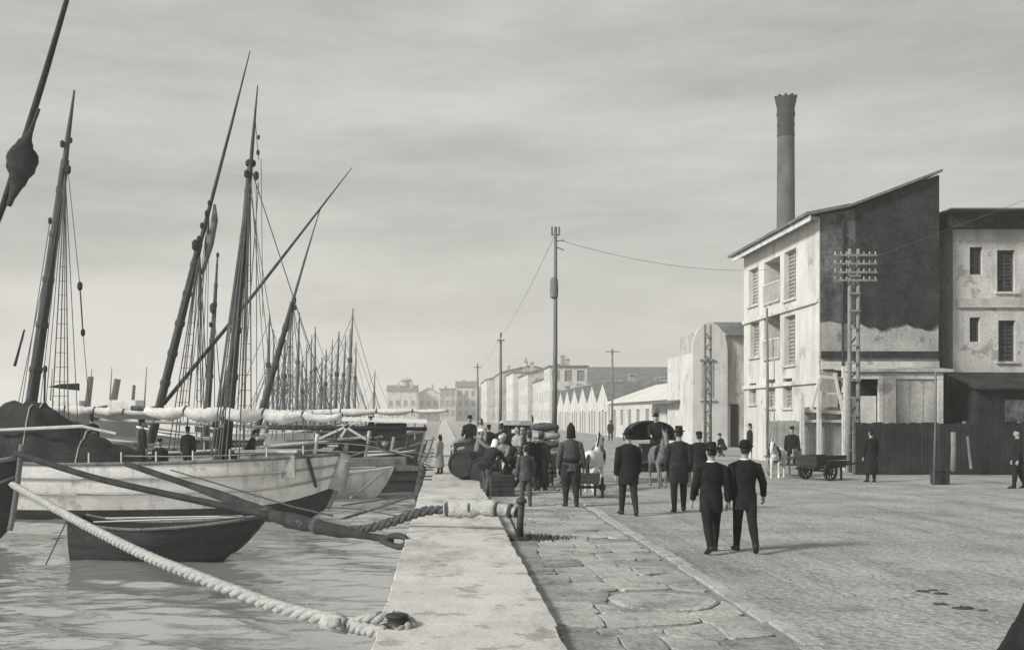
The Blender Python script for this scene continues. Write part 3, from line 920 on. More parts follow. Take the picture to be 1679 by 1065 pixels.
def timber_frame():
    Y = 40.75
    p = lambda px, py: P(px, py, Y)
    t = thing('timber_frame', 'pale braced timber frame standing above the grey board fence', 'frame', (p(1350, 0).x, Y, 0))
    def part(nm, a, b, w):
        mb = MB(); mb.bar(a, b, w, w); mb.build(nm, m_palewood, t)
    def fl(px): q = p(px, 700); q.z = 0; return q
    for px, top in ((1315, 645), (1343, 640), (1384, 600)):
        part('post', fl(px), p(px, top), .14)
    q = [((1341, 617), (1379, 621), .12), ((1317, 672), (1382, 676), .13), ((1346, 645), (1382, 645), .08), ((1316, 690), (1382, 690), .1)]
    for i, (a, b, w) in enumerate(q):
        A, B = p(*a), p(*b); A.y += .16 if i % 2 else -.16; B.y = A.y
        part('beam', A, B, w)
    for a, b in (((1339, 620), (1325, 672)), ((1363, 612), (1376, 672))):
        A, B = p(*a), p(*b); A.y -= .34; B.y = A.y
        part('brace', A, B, .09)
    mb = MB(); mb.box(((p(1315, 0).x + p(1384, 0).x) / 2, Y + .3, 1.9), (p(1384, 0).x - p(1315, 0).x, .05, .9)); mb.build('backing', m_shut, t)
timber_frame()

# ------------------------------------------------------------------ poles and wires
def pole(name, label, base, top, r0, r1, m, group=None, arms=(), extra=None):
    base, top = Vector(base), Vector(top)
    t = thing(name, label, 'pole', base, group=group)
    mb = MB(); mb.loft([base - Vector((0, 0, .1)), base.lerp(top, .5) + Vector((.02, 0, 0)), top], [r0, (r0 + r1) / 2, r1], 10); mb.build('shaft', m, t, smooth=True)
    for f, w in arms:
        c = base.lerp(top, f)
        mb = MB(); mb.bar(c + Vector((-w / 2, -r0 - .03, 0)), c + Vector((w / 2, -r0 - .03, 0)), .06, .08); am = mb.build('crossarm', m, t)
        for k in range(4):
            mb = MB(); mb.lathe(c + Vector((-w / 2 + w * (k + .5) / 4, -r0 - .03, .04)), [(.015, 0), (.03, .03), (.045, .06), (.03, .12), (.045, .14), (.02, .17)], 8); mb.build('insulator', m_ceramic, am)
    return t
b1, t1 = Vector((3.62, 36, 0)), P(911, 372, 36)
t = pole('telegraph_pole', 'tallest slender telegraph pole rising from the crowd at the kerb', b1, t1, .095, .05, m_pole, 'telegraph poles along the kerb')
c = P(908.5, 472, 36)
mb = MB(); mb.lathe(c - Vector((0, 0, .35)), [(.07, 0), (.13, .05), (.14, .3), (.12, .62), (.07, .7)], 12); mb.build('lamp_housing', m_pole, t)
mb = MB(); mb.loft([P(911, 385, 36) + Vector((-.12, 0, 0)), P(911, 374, 36) + Vector((-.12, 0, .05))], .03, 6); mb.loft([P(911, 385, 36) + Vector((.12, 0, 0)), P(911, 374, 36) + Vector((.12, 0, .05))], .03, 6); mb.bar(P(911, 385, 36) + Vector((-.14, 0, 0)), P(911, 385, 36) + Vector((.14, 0, 0)), .04); mb.build('insulator_pair', m_pole, t)
mb = MB(); mb.bar(P(911, 395, 36), P(925, 394, 36), .03); mb.bar(P(910, 404, 36), P(925, 410, 36), .03); mb.build('bracket', m_pole, t)
pole('telegraph_pole', 'telegraph pole with a thickened head, second along the kerb', (3.6, 70, 0), P(821, 545, 70), .12, .07, m_pole, 'telegraph poles along the kerb', arms=((.93, .5),))
pole('telegraph_pole', 'short far telegraph pole, third along the kerb', (3.6, 114, 0), P(783, 596, 114), .13, .08, m_pole, 'telegraph poles along the kerb', arms=((.95, .9),))
pole('telegraph_pole', 'thin pole before the gabled warehouses across the road', (15.2, 99, 0), P(1004, 572, 99), .11, .08, m_pole, arms=((.97, 1.3),))
pole('lamp_pole', 'thin dark pole before the whitewashed house front', (14.05, 47.6, 0), P(1257.5, 505, 47.6), .07, .05, m_pole)
pole('hoarding_pole', 'pale thin pole with a dark foot before the black hoarding', G(1531, 795), P(1534, 610, 32.1), .035, .03, m_pole)
mb = MB(); c = G(1541, 794); mb.box((c.x + .05, c.y + .1, .2), (.42, .35, .4)); mb.box((c.x + .05, c.y + .1, .42), (.48, .41, .05)); tag(mb.build('iron_box', m_iron), 'squat black iron box at the foot of the pale pole', 'box')
t = pole('fence_stake', 'pale stubby stake leaning before the black hoarding', P(1562, 768, 36.8) * 1.0, P(1563, 708, 36.8), .09, .08, m_polepale)
mb = MB(); a = P(1586, 715, 36.9); b = P(1592, 768, 36.9); mb.bar(a, b, .06); tag(mb.build('leaning_batten', m_polepale), 'thin pale batten leaning on the black hoarding', 'batten')

def double_pole(name, label, px0, px1, base_y, top_y, Y, arms, m, wide):
    a, b = P(px0, top_y, Y), P(px1, top_y, Y)
    t = thing(name, label, 'pole', ((a.x + b.x) / 2, Y, 0))
    for q in (a, b):
        mb = MB(); mb.loft([(q.x, Y, -.1), (q.x, Y, q.z / 2), q], [.085, .075, .065], 8); mb.build('upright', m, t, smooth=True)
    h = a.z
    k = 0; z = .8
    while z < h - .5:
        mb = MB(); s = 1 if k % 2 else -1
        mb.bar((a.x, Y + .1, z + (.35 if s > 0 else 0)), (b.x, Y + .1, z + (0 if s > 0 else .35)), .05); mb.build('lattice_bar', m, t)
        mb = MB(); mb.bar((a.x - .05, Y - .1, z), (b.x + .05, Y - .1, z), .06); mb.build('rung', m, t)
        z += .62; k += 1
    for ay in arms:
        zc = P(0, ay, Y).z; cx = (a.x + b.x) / 2
        mb = MB(); mb.bar((cx - wide / 2, Y - .14, zc), (cx + wide / 2, Y - .14, zc), .055, .07); am = mb.build('crossarm', m, t)
        for k in range(8):
            if k in (3, 4): continue
            mb = MB(); mb.lathe((cx - wide / 2 + wide * (k + .3) / 7.6, Y - .14, zc + .03), [(.010, 0), (.018, .02), (.026, .04), (.016, .06), (.024, .08), (.01, .095)], 8); mb.build('insulator', m_plaster2, am)
    return t
double_pole('lattice_pole', 'double telegraph pole with four crossarms against the dark side wall', 1393, 1407, 770, 408, 39.2, (419, 433, 447, 460), m_polepale, 1.55)
double_pole('lattice_pole', 'twin-legged lattice pole before the curved gable', 1156, 1165, 740, 532, 62, (592,), m_pole, .9)
# loose wires
def wire(label, a, b, drop, r=.007):
    mb = MB(); mb.loft(sag(a, b, drop, 14), r, 4); tag(mb.build('overhead_wire', m_wire), label, 'wire', 'overhead telegraph wires')
wire('wire sagging from the tallest pole towards the whitewashed house', P(918, 394, 36), (14.1, 47.6, 8.35), .35)
wire('wire running between the tallest and the second kerb pole', P(912, 380, 36), P(821, 550, 70), .3)
wire('wire running between the second and third kerb poles', P(821, 552, 70), P(783, 602, 114), .4)
wire('wire rising over the pale house from the double pole', P(1437, 420, 39.1), (24, 20, 11.6), .2)

# ------------------------------------------------------------------ shed behind the hoarding
def leafy(parent, name, centres, n, size, m, rnd):
    vs, fs = [], []
    for _ in range(n):
        c, r = rnd.choice(centres)
        d = Vector((rnd.gauss(0, 1), rnd.gauss(0, 1), rnd.gauss(0, 1))).normalized() * (rnd.random() ** .4)
        p = Vector(c) + Vector((d.x * r[0], d.y * r[1], d.z * r[2]))
        a = Vector((rnd.gauss(0, 1), rnd.gauss(0, 1), rnd.gauss(0, 1))).normalized()
        b = a.orthogonal().normalized(); s = size * rnd.uniform(.6, 1.4)
        k = len(vs)
        vs += [p - a * s, p + b * s * .45, p + a * s, p - b * s * .45]
        fs.append((k, k + 1, k + 2, k + 3))
    mb = MB(); mb.add(vs, fs)
    return mb.build(name, m, parent, fix=False)
def tarred_shed():
    t = thing('tarred_shed', 'low black tarred shed against the pale house behind the hoarding', 'shed', (23, 41.2, 0))
    x0, x1, ya, yb = 19.55, 27.2, 40.2, 42.45
    k = 0; x = x0
    rs = random.Random(3)
    while x < x1:
        hh = 3.05 + rs.uniform(-.03, .03)
        mb = MB(); mb.box((x + .14, ya + rs.uniform(-.01, .01), hh / 2), (.265, .04, hh)); mb.build('wall_board', m_hoard, t); x += .28
    mb = MB(); mb.quad((x0, ya, 0), (x0, yb, 0), (x0, yb, 3.55), (x0, ya, 3.0)); mb.quad((x1, ya, 0), (x1, yb, 0), (x1, yb, 3.55), (x1, ya, 3.0)); tag(mb.build('end_walls', m_hoard, t), kind='stuff')
    mb = MB(); mb.prism([(x0 - .2, ya - .3, 2.98), (x0 - .2, yb, 3.62), (x0 - .2, yb, 3.70), (x0 - .2, ya - .3, 3.06)], (x1 - x0 + .4, 0, 0)); mb.build('roof', m_tar, t)
    mb = MB(); mb.box((21.0, ya - .05, 2.2), (.9, .05, .8)); mb.build('shutter', m_tarw, t)
tarred_shed()

# ------------------------------------------------------------------ boats
def hull_fn(xs_, L_, B, yc, zk, zm, zbow, zst, rake, fine_=2.2, tr=.7, dirx=1):
    """xs_: stern X; bow at xs_+dirx*L_.  returns pt(t,s,side)"""
    def pt(t, s, side, inset=0.0):
        b = B / 2 * (tr + (1 - tr) * math.sin(min(1, t / .5) * PI / 2)) * (1 - max(0, (t - .5) / .5) ** fine_)
        b = max(b - inset, 0.012)
        zg = zm + (zbow - zm) * max(0, (t - .45) / .55) ** 2 + (zst - zm) * max(0, (.45 - t) / .45) ** 2
        zb = zk + (zg - zk) * 0.35 * max(0, (t - .8) / .2) ** 2
        z = zb + (zg - zb) * s ** 1.35
        lat = b * (math.sin(s * PI / 2) ** (0.55 + .5 * t))
        x = xs_ + dirx * (L_ * t + rake * max(0, t - .6) / .4 * s)
        return Vector((x, yc + side * lat, z))
    return pt

def hull_strip(pt, s0, s1, m, name, parent, ns=6, nt=26, inset=0.0, smooth=True, t0=0.0):
    mb = MB()
    for side in (-1, 1):
        vs = [pt(t0 + (1 - t0) * i / nt, s0 + (s1 - s0) * j / ns, side, inset) for i in range(nt + 1) for j in range(ns + 1)]
        fs = [(i * (ns + 1) + j, (i + 1) * (ns + 1) + j, (i + 1) * (ns + 1) + j + 1, i * (ns + 1) + j + 1) for i in range(nt) for j in range(ns)]
        mb.add(vs, fs)
    # transom
    vs = [pt(0, s0 + (s1 - s0) * j / ns, -1, inset) for j in range(ns + 1)] + [pt(0, s0 + (s1 - s0) * j / ns, 1, inset) for j in range(ns + 1)]
    mb.add(vs, [(j, j + 1, ns + 2 + j, ns + 1 + j) for j in range(ns)])
    return smooth_by_angle(mb.build(name, m, parent), 50)

def hull_line(pt, s, r, m, name, parent, out=0.02, t1=1.0, lift=0.0):
    for side in (-1, 1):
        mb = MB()
        line = [pt(i / 30 * t1, s, side) + Vector((0, side * out, lift)) for i in range(31)]
        mb.loft(line, r, 6); mb.build(name, m, parent, smooth=True)

def boat_hull(t, pt, boot, mt, mbot, deck_drop=.35, rail=None, strakes=(.78,), ms=None):
    hull_strip(pt, boot, 1.0, mt, 'hull', t)
    hull_strip(pt, 0.0, boot, mbot, 'hull_bottom', t)
    hull_strip(pt, .7, 1.0, m_deck, 'bulwark', t, 3, 26, .07)
    hull_line(pt, 1.0, .055, rail or m_mid, 'gunwale', t, 0.0)
    for s in strakes:
        hull_line(pt, s, .035, ms or m_mid, 'rubbing_strake', t)
    mb = MB()
    vs = []
    for i in range(27):
        a, b = pt(i / 26, .995, -1, .06), pt(i / 26, .995, 1, .06)
        vs += [a - Vector((0, 0, deck_drop)), b - Vector((0, 0, deck_drop))]
    mb.add(vs, [(2 * i, 2 * i + 2, 2 * i + 3, 2 * i + 1) for i in range(26)])
    mb.build('deck', m_deck, t)
    mb = MB(); line = [pt(1, s / 8, 1) + Vector((.03, 0, 0)) for s in range(9)]
    mb.loft([Vector((p.x, p.y - .01, p.z)) for p in line] + [line[-1] + Vector((.04, -.01, .3))], [(.09, .07)] * 10, 8, side=(0, 1, 0)); mb.build('stem_post', rail or m_mid, t, smooth=True)
    a = pt(0, .9, -1); b = pt(0, .9, 1)
    mb = MB(); c = (a + b) / 2; mb.box((c.x - .2, c.y, c.z - .75), (.35, .06, 1.6)); mb.build('rudder', m_mid, t)

def mast_part(t, pts, rads, name='mast', m=None, n=12):
    pts = [Vector(p) for p in pts]; P2, R2 = [], []
    for i in range(len(pts) - 1):
        for k in range(8):
            f = k / 8; P2.append(pts[i].lerp(pts[i + 1], f)); R2.append((rads[i] + (rads[i + 1] - rads[i]) * f) * (1 + .06 * noise.noise(Vector((i * 8 + k, len(pts), rads[0] * 50)))))
    P2.append(pts[-1]); R2.append(rads[-1])
    mb = MB(); mb.loft(P2, R2, n); o = mb.build(name, m or m_mast, t, smooth=True)
    if name == 'mast' and n > 8:
        for f in (.45, .56, .70, .83, .92):
            k = int(f * (len(P2) - 1)); d = (P2[k + 1] - P2[k - 1]).normalized(); hw = .05 + .05 * ((k * 7) % 3)
            mb = MB(); mb.loft([P2[k] - d * hw, P2[k] - d * hw * .8, P2[k] + d * hw * .8, P2[k] + d * hw], [R2[k] * 1.02, R2[k] * 1.2, R2[k] * 1.2, R2[k] * 1.02], 10); mb.build('woolding', m_roped, o, smooth=True)
    return o

def stay(t, a, b, r=.016, name='shroud', m=None, drop=0.0):
    mb = MB(); mb.loft(sag(a, b, drop, 6) if drop else [a, b], r, 4); return mb.build(name, m or m_rig, t)

def ratlines(t, top, feet, n=11, r=.010):
    """shrouds from one masthead with rungs between neighbours"""
    for f in feet: stay(t, top, f, .02)
    for a, b in zip(feet, feet[1:]):
        mb = MB()
        for k in range(n):
            q = .12 + .62 * k / n
            mb.loft([Vector(a).lerp(Vector(top), q), Vector(b).lerp(Vector(top), q)], r, 4)
        o = mb.build('ratlines', m_rig, t); o['kind'] = 'stuff'

def block(t, c, r=.09):
    r = r * .72
    mb = MB(); mb.loft([Vector(c) + Vector((0, 0, -r * 1.7)), Vector(c) + Vector((0, 0, -r * .9)), Vector(c) + Vector((0, 0, r * .9)), Vector(c) + Vector((0, 0, r * 1.7))], [(r * .4, r * .3), (r, r * .6), (r, r * .6), (r * .4, r * .3)], 8); return mb.build('block', m_spar, t, smooth=True)

def furled(t, a, b, r, m, name='furled_sail', seed=1, droop=.1, ties=6):
    rr = random.Random(seed); a, b = Vector(a), Vector(b)
    n = 40; pts, rad = [], []
    for i in range(n + 1):
        k = i / n
        p = a.lerp(b, k) - Vector((0, 0, droop * (abs(math.sin(k * PI * ties)) ** .7)))
        pts.append(p); q = r * (0.55 + .45 * math.sin(PI * min(1, k * 1.1 + .08)) ** .5) * (.72 + .4 * abs(math.sin(k * PI * ties))) * rr.uniform(.9, 1.1)
        rad.append((q, q * rr.uniform(.8, 1.05)))
    mb = MB(); mb.loft(pts, rad, 10, side=(0, 1, 0)); o = mb.build(name, m, t, smooth=True)
    for k in range(1, ties):
        i = int(n * k / ties); mb = MB(); d = (pts[i + 1] - pts[i]).normalized()
        mb.loft([pts[i] - d * .03, pts[i] + d * .03], [(rad[i][0] * 1.08, rad[i][1] * 1.08)] * 2, 10, side=(0, 1, 0)); mb.build('gasket', m_roped, o)
    return o

# --- the white boat, bow to the quay
def white_boat():
    t = thing('sailing_boat', 'large white wooden sailing boat moored with its bow to the quay', 'boat', (-9, 33.4, WZ))
    pt = hull_fn(-17.0, 13.42, 3.5, 33.6, -1.7, .62, .86, 1.05, .55, 2.4, .72)
    boat_hull(t, pt, .52, m_hullw, m_hulld, .40, m_mid, (.70, .86), m_palefence)
    # pale stem cheeks
    mb = MB(); q = [pt(1, s, -1) for s in (.45, .7, .9, 1.0)]
    mb.loft([p + Vector((.02, -.03, 0)) for p in q], [(.30, .10), (.28, .1), (.22, .1), (.2, .1)], 8); mb.build('stem_cheek', m_palefence, t, smooth=True)
    b = P(376, 668, 33.4); tp = P(411, 262, 33.4)
    foot = b + (b - tp).normalized() * 2.3
    mast_part(t, [foot, b, b.lerp(tp, .5), tp], [.17, .165, .125, .085])
    mh = mast_part(t, [P(409.5, 292, 33.3), P(414, 235, 33.3), P(422.5, 140, 33.3)], [.065, .055, .018], 'topmast')
    block(t, P(404, 285, 33.2), .1); block(t, P(420, 288, 33.2), .11); block(t, P(424, 225, 33.2), .06); block(t, P(423, 250, 33.2), .07)
    mb = MB(); mb.lathe(P(411, 268, 33.4), [(.1, -.1), (.16, -.05), (.16, .06), (.09, .12)], 12); mb.build('mast_cap', m_spar, t)
    for px, py, Y in ((352, 752, 32.2), (362, 752, 32.2), (392, 752, 32.2), (345, 745, 34.8), (400, 748, 34.8)):
        stay(t, P(410, 275, 33.4), P(px, py, Y), .02)
    ratlines(t, P(410, 285, 33.4), [P(347, 748, 32.0), P(358, 750, 32.0), P(370, 750, 32.0)])
    ratlines(t, P(410, 285, 33.4), [P(386, 742, 35.0), P(398, 742, 35.0), P(412, 742, 35.0)])
    for q in (395, 440, 452, 470): stay(t, P(411, 290 + q % 40, 33.3), P(q, 690, 33.6), .011, 'halyard')
    stay(t, P(417, 180, 33.3), P(424, 262, 33.3), .012); stay(t, P(424, 300, 33.2), P(405, 560, 33.2), .014, 'halyard')
    stay(t, P(420, 300, 33.2), P(421, 660, 33.2), .012, 'halyard'); stay(t, P(428, 260, 33.2), P(431, 520, 33.2), .01, 'halyard')
    stay(t, P(411, 275, 33.4), P(565, 742, 33.5), .016, 'forestay')
    # folded lighter at the foot
    mb = MB(); mb.loft([P(352, 700, 33), P(368, 640, 33), P(386, 560, 33), P(392, 520, 33)], [.1, .09, .06, .03], 8); mb.build('gaff', m_mast, t, smooth=True)
    # boom with furled sail along the deck
    mb = MB(); mb.loft([P(215, 668, 33.0), P(395, 684, 33.0), P(562, 682, 33.0)], [.07, .08, .05], 8); mb.build('boom', m_mast, t, smooth=True)
    furled(t, P(238, 671, 32.9), P(560, 680, 32.9), .22, m_sail, seed=3, droop=.12, ties=5)
    mb = MB(); mb.lathe((b.x, 33.4, .28), [(.55, 0), (.5, .5), (.3, .6)], 14); mb.build('mast_coat', m_tarp, t, smooth=True)
    # hatches and cabin top
    mb = MB(); mb.box((-5.3, 33.6, .55), (1.7, 1.6, .75)); mb.build('deck_house', m_sailgrey, t)
    mb = MB(); mb.box((-5.3, 33.6, .96), (1.85, 1.75, .07)); mb.build('deck_house_roof', m_plaster2, t)
    mb = MB(); mb.box((-8.0, 33.6, .38), (1.3, 1.4, .4)); mb.build('hatch', m_mid, t)
    mb = MB(); mb.loft(sag((-9.3, 31.95, .86), (-3.3, 33.3, 1.05), .1), .022, 5); mb.build('guard_rope', m_rope, t)
    for k in range(7):
        q = pt(.50 + .07 * k, 1, -1); mb = MB(); mb.loft([q, q + Vector((0, 0, .34))], .025, 6); mb.build('stanchion', m_palewood, t)
    for k in range(2):
        mb = MB(); mb.loft([pt(.93, .98, -1) + Vector((0, -.1, .05 - .1 * k)), pt(.965, .6, -1) + Vector((-.1, -.18, 0))], .05, 6); mb.build('anchor_fluke', m_iron, t)
    return pt
wpt = white_boat()

# tarpaulin heap on the white boat's after deck
def tarp_heap():
    rr = random.Random(9)
    mb = MB(); nx, ny = 46, 14
    vs = []
    prof = [(-16.8, 1.9), (-14.2, 2.25), (-12.9, 2.35), (-11.9, 2.2), (-11.2, 1.75), (-10.6, 1.35), (-9.9, 1.0), (-9.2, .58)]
    for i in range(nx):
        x = -16.8 + 7.7 * i / (nx - 1)
        for k in range(len(prof) - 1):
            if prof[k][0] <= x <= prof[k + 1][0] + 1e-6:
                f = (x - prof[k][0]) / (prof[k + 1][0] - prof[k][0]); z = prof[k][1] + f * (prof[k + 1][1] - prof[k][1])
        for j in range(ny):
            v = j / (ny - 1) * 2 - 1
            hw = 1.55
            zz = .25 + (z - .25) * (1 - abs(v) ** 3.2)
            zz += .42 * (abs(noise.noise(Vector((x * 1.1, v * 1.6, 1)))) - .2) + .22 * noise.noise(Vector((x * 2.6, v * 3, 2)))
            vs.append((x, 33.6 + v * hw, max(.24, zz)))
    fs = [(i * ny + j, (i + 1) * ny + j, (i + 1) * ny + j + 1, i * ny + j + 1) for i in range(nx - 1) for j in range(ny - 1)]
    n0 = len(vs)
    mb.add(vs, fs)
    t = thing('covered_cargo', 'black tarpaulin-covered cargo heaped on the white boat deck', 'cargo', (-13, 33.6, .22))
    mb.build('tarpaulin', m_tarp, t, smooth=True)
    for k in range(4):
        x = -15.5 + 1.6 * k
        mb = MB(); pts = []
        for j in range(ny):
            i = int((x + 16.8) / 7.7 * (nx - 1)); p = Vector(vs[i * ny + j]); pts.append(p + Vector((0, 0, .03)))
        mb.loft(pts, .025, 5); mb.build('lashing', m_rope, t)
    mb = MB(); mb.loft([(-13.2, 32.3, 1.6), (-10.6, 32.2, 1.72), (-9.6, 32.2, 1.5)], [.05, .05, .04], 6); mb.build('spare_spar', m_palewood, t)
tarp_heap()

# --- boats behind the white one
def second_boat():
    Y = 38.2
    t = thing('sailing_boat', 'grey sailing boat with a raked mast and long slanting yard behind the white boat', 'boat', (-9, Y, WZ))
    pt = hull_fn(-16.8, 11.9, 3.4, Y, -1.7, .75, 1.1, 1.3, .45, 2.2)
    boat_hull(t, pt, .45, m_hullg, m_hulld, .35, m_palewood, (.82,), m_palewood)
    b = P(263, 660, Y); h = P(327, 400, Y); foot = b + (b - h).normalized() * 2.0
    mast_part(t, [foot, b, b.lerp(h, .5), h], [.16, .155, .15, .12])
    mast_part(t, [P(323, 418, Y - .15), P(345, 335, Y - .15), P(378, 210, Y - .15), P(410, 84, Y - .15)], [.085, .07, .05, .018], 'topmast')
    for px, py, s in ((320, 402, .16), (331, 370, .09), (339, 350, .1), (326, 392, .1), (343, 333, .08)):
        block(t, P(px, py, Y - .3), s)
    mb = MB(); mb.loft([P(352, 335, Y - .1), P(352, 360, Y - .1), P(345, 400, Y - .1), P(332, 450, Y - .1)], [(.04, .04), (.12, .10), (.12, .10), (.05, .05)], 10); mb.build('furled_topsail', m_mid, t, smooth=True)
    # long slanting yard
    mb = MB(); mb.loft([P(268, 662, Y - .4), P(410, 490, Y - .4), P(528, 338, Y - .4), P(577, 275, Y - .4)], [.075, .06, .035, .012], 8); mb.build('yard', m_mast, t, smooth=True)
    for px, py, dy in ((285, 735, 1.3), (305, 735, 1.4), (330, 735, 1.5), (240, 735, 1.3), (345, 735, 1.2)):
        stay(t, P(327, 405, Y), P(px, py, Y - dy), .02)
    stay(t, P(345, 335, Y), P(310, 655, Y - .4), .014, 'halyard'); stay(t, P(340, 345, Y), P(322, 655, Y - .4), .014, 'halyard')
    ratlines(t, P(327, 410, Y), [P(276, 738, Y - 1.6), P(290, 738, Y - 1.6), P(304, 738, Y - 1.6)])
    ratlines(t, P(327, 410, Y), [P(322, 730, Y + 1.4), P(336, 730, Y + 1.4)])
    for q in (300, 316, 328, 338): stay(t, P(343, 340, Y), P(q, 690, Y - .6), .012, 'halyard')
    stay(t, P(526, 340, Y - .4), P(480, 495, Y - .2), .012, 'brace_rope')
    furled(t, P(60, 668, Y - .6), P(250, 676, Y - .6), .17, m_sail, seed=8, droop=.06, ties=4)
    mb = MB(); mb.loft([P(150, 686, Y - .5), P(440, 700, Y - .5)], [.06, .05], 8); mb.build('boom', m_palewood, t, smooth=True)
    mb = MB(); mb.box((-7.6, Y, .85), (2.4, 1.8, .7)); mb.build('deck_house', m_mid, t)
    mb = MB(); mb.box((-7.6, Y, 1.24), (2.6, 2.0, .08)); mb.build('deck_house_roof', m_plaster2, t)
    mb = MB(); mb.box((-11.5, Y, .75), (2.0, 1.6, .7)); mb.build('hatch', m_mid, t)
second_boat()

def left_boat():
    Y = 36.0
    t = thing('sailing_boat', 'dark boat with a tall single mast and thin shrouds beyond the tarpaulin', 'boat', (-13, Y, WZ))
    pt = hull_fn(-19, 8.6, 2.6, Y, -1.6, .55, .9, .9, .4)
    boat_hull(t, pt, .4, m_hulld, m_hulld, .3, m_mid, (.8,))
    b = P(52, 655, Y - .3); h = P(107, 262, Y - .3); foot = b + (b - h).normalized() * 1.9
    mast_part(t, [foot, b, b.lerp(h, .5), h], [.20, .19, .165, .13])
    mast_part(t, [P(105, 280, Y - .5), P(111, 228, Y - .5), P(122, 148, Y - .5)], [.10, .085, .03], 'topmast')
    for px, py, s in ((102, 236, .1), (116, 230, .08), (112, 278, .12), (82, 362, .09), (131, 469, .12), (136, 545, .1), (74, 605, .1)):
        block(t, P(px, py, Y - .6), s)
    stay(t, P(112, 285, Y - .6), P(131, 469, Y - .6), .013); stay(t, P(131, 469, Y - .6), P(136, 545, Y - .6), .025); stay(t, P(136, 545, Y - .6), P(146, 660, Y - .6), .012)
    for px in (22, 40, 62, 72, 105, 128):
        stay(t, P(107, 285, Y - .4), P(px, 700, Y - 1.1), .014)
    ratlines(t, P(107, 285, Y - .4), [P(84, 700, Y - 1.3), P(96, 700, Y - 1.3), P(112, 700, Y - 1.3)])
    stay(t, P(82, 362, Y - .6), P(36, 660, Y - .6), .014, 'halyard')
    mb = MB(); mb.loft([P(24, 600, Y - .8), P(40, 540, Y - .8), P(36, 560, Y - .8)], [.05, .03, .02], 6); mb.build('spar_end', m_spar, t)
    mb = MB(); mb.prism([P(78, 634, Y - .7), P(100, 629, Y - .7), P(130, 628, Y - .7), P(130, 640, Y - .7), P(100, 637, Y - .7)], (0, .03, 0)); mb.build('pennant', m_tarp, t)
    mb = MB(); mb.loft([P(74, 606, Y - .7), P(72, 690, Y - .7)], .035, 6); mb.build('staff', m_spar, t)
left_boat()

def third_boat():
    Y = 45.0
    t = thing('sailing_boat', 'sailing boat with a sharply raked short mast near the dark barge', 'boat', (-6, Y, WZ))
    pt = hull_fn(-15.5, 12.0, 3.2, Y, -1.7, .75, 1.15, 1.2, .4)
    boat_hull(t, pt, .4, m_hulld, m_hulld, .35, m_palewood, (.75,), m_palewood)
    b = P(433, 662, Y); h = P(480, 495, Y); foot = b + (b - h).normalized() * 2.2
    mast_part(t, [foot, b, h], [.15, .145, .10])
    mast_part(t, [P(477, 505, Y - .1), P(500, 425, Y - .1), P(525, 342, Y - .1)], [.06, .045, .015], 'topmast')
    block(t, P(482, 492, Y - .2), .13); block(t, P(478, 507, Y - .2), .1); block(t, P(484, 504, Y - .2), .09)
    for px in (445, 462, 480, 500, 520): stay(t, P(480, 498, Y), P(px, 720, Y - 1.2), .016)
    ratlines(t, P(480, 500, Y), [P(452, 722, Y - 1.3), P(466, 722, Y - 1.3), P(480, 722, Y - 1.3)])
    furled(t, P(440, 676, Y - .5), P(735, 672, Y - .5), .16, m_sail, seed=5, droop=.05, ties=5)
    mb = MB(); mb.loft([P(440, 700, Y - .8), P(700, 703, Y - .8)], [.10, .08], 8); mb.build('boom', m_spar, t, smooth=True)
    mb = MB(); mb.box((-6.2, Y, .9), (2.0, 1.6, .8)); mb.build('deck_house', m_palefence, t)
    for a, b2 in (((520, 720), (592, 688)), ((555, 722), (575, 690)), ((600, 720), (560, 695))):
        mb = MB(); mb.bar(P(*a, Y - 1.2), P(*b2, Y - 1.2), .09); mb.build('crutch', m_palewood, t)
third_boat()

def fourth_boat():
    Y = 51.0
    t = thing('sailing_boat', 'low grey lighter with a pale awning and furled mainsail beyond the dark barge', 'boat', (-6, Y, WZ))
    pt = hull_fn(-13, 11.6, 3.4, Y, -1.7, .8, 1.3, 1.2, .5)
    boat_hull(t, pt, .4, m_hullg, m_hulld, .35, m_palewood, (.8,), m_palewood)
    b = P(341, 655, Y); h = P(352, 500, Y); tp = P(357, 415, Y); foot = b + (b - h).normalized() * 1.9
    mast_part(t, [foot, b, h, tp], [.17, .16, .10, .03])
    block(t, P(349, 505, Y - .2), .2); block(t, P(357, 418, Y - .2), .1); block(t, P(345, 532, Y - .2), .1)
    for px in (325, 338, 352, 366): stay(t, P(351, 510, Y), P(px, 700, Y - 1.3), .022)
    for k in range(3):
        mb = MB(); mb.bar(P(600 + 40 * k, 690, Y - .8), P(600 + 40 * k, 720, Y - .8), .06); mb.build('awning_post', m_palewood, t)
    mb = MB(); mb.prism([P(560, 690, Y - 1.4), P(700, 694, Y - 1.4), P(700, 688, Y + 1.2), P(560, 684, Y + 1.2)], (0, 0, .03)); mb.build('awning', m_sail, t)
    mb = MB(); mb.box((-4.0, Y - .5, 1.3), (1.2, 1.0, .5)); mb.build('crate_stack', m_dark, t)
    mb = MB(); mb.box((-2.4, Y - .5, 1.35), (1.4, .9, .65)); mb.build('cabin', m_hulld, t)
    for k in range(5):
        mb = MB(); mb.loft([P(570 + k * 24, 738, Y - 1.9), P(574 + k * 24, 716, Y - 1.9)], .07, 6); mb.build('fender', m_sack if k % 2 else m_dark, t)
fourth_boat()

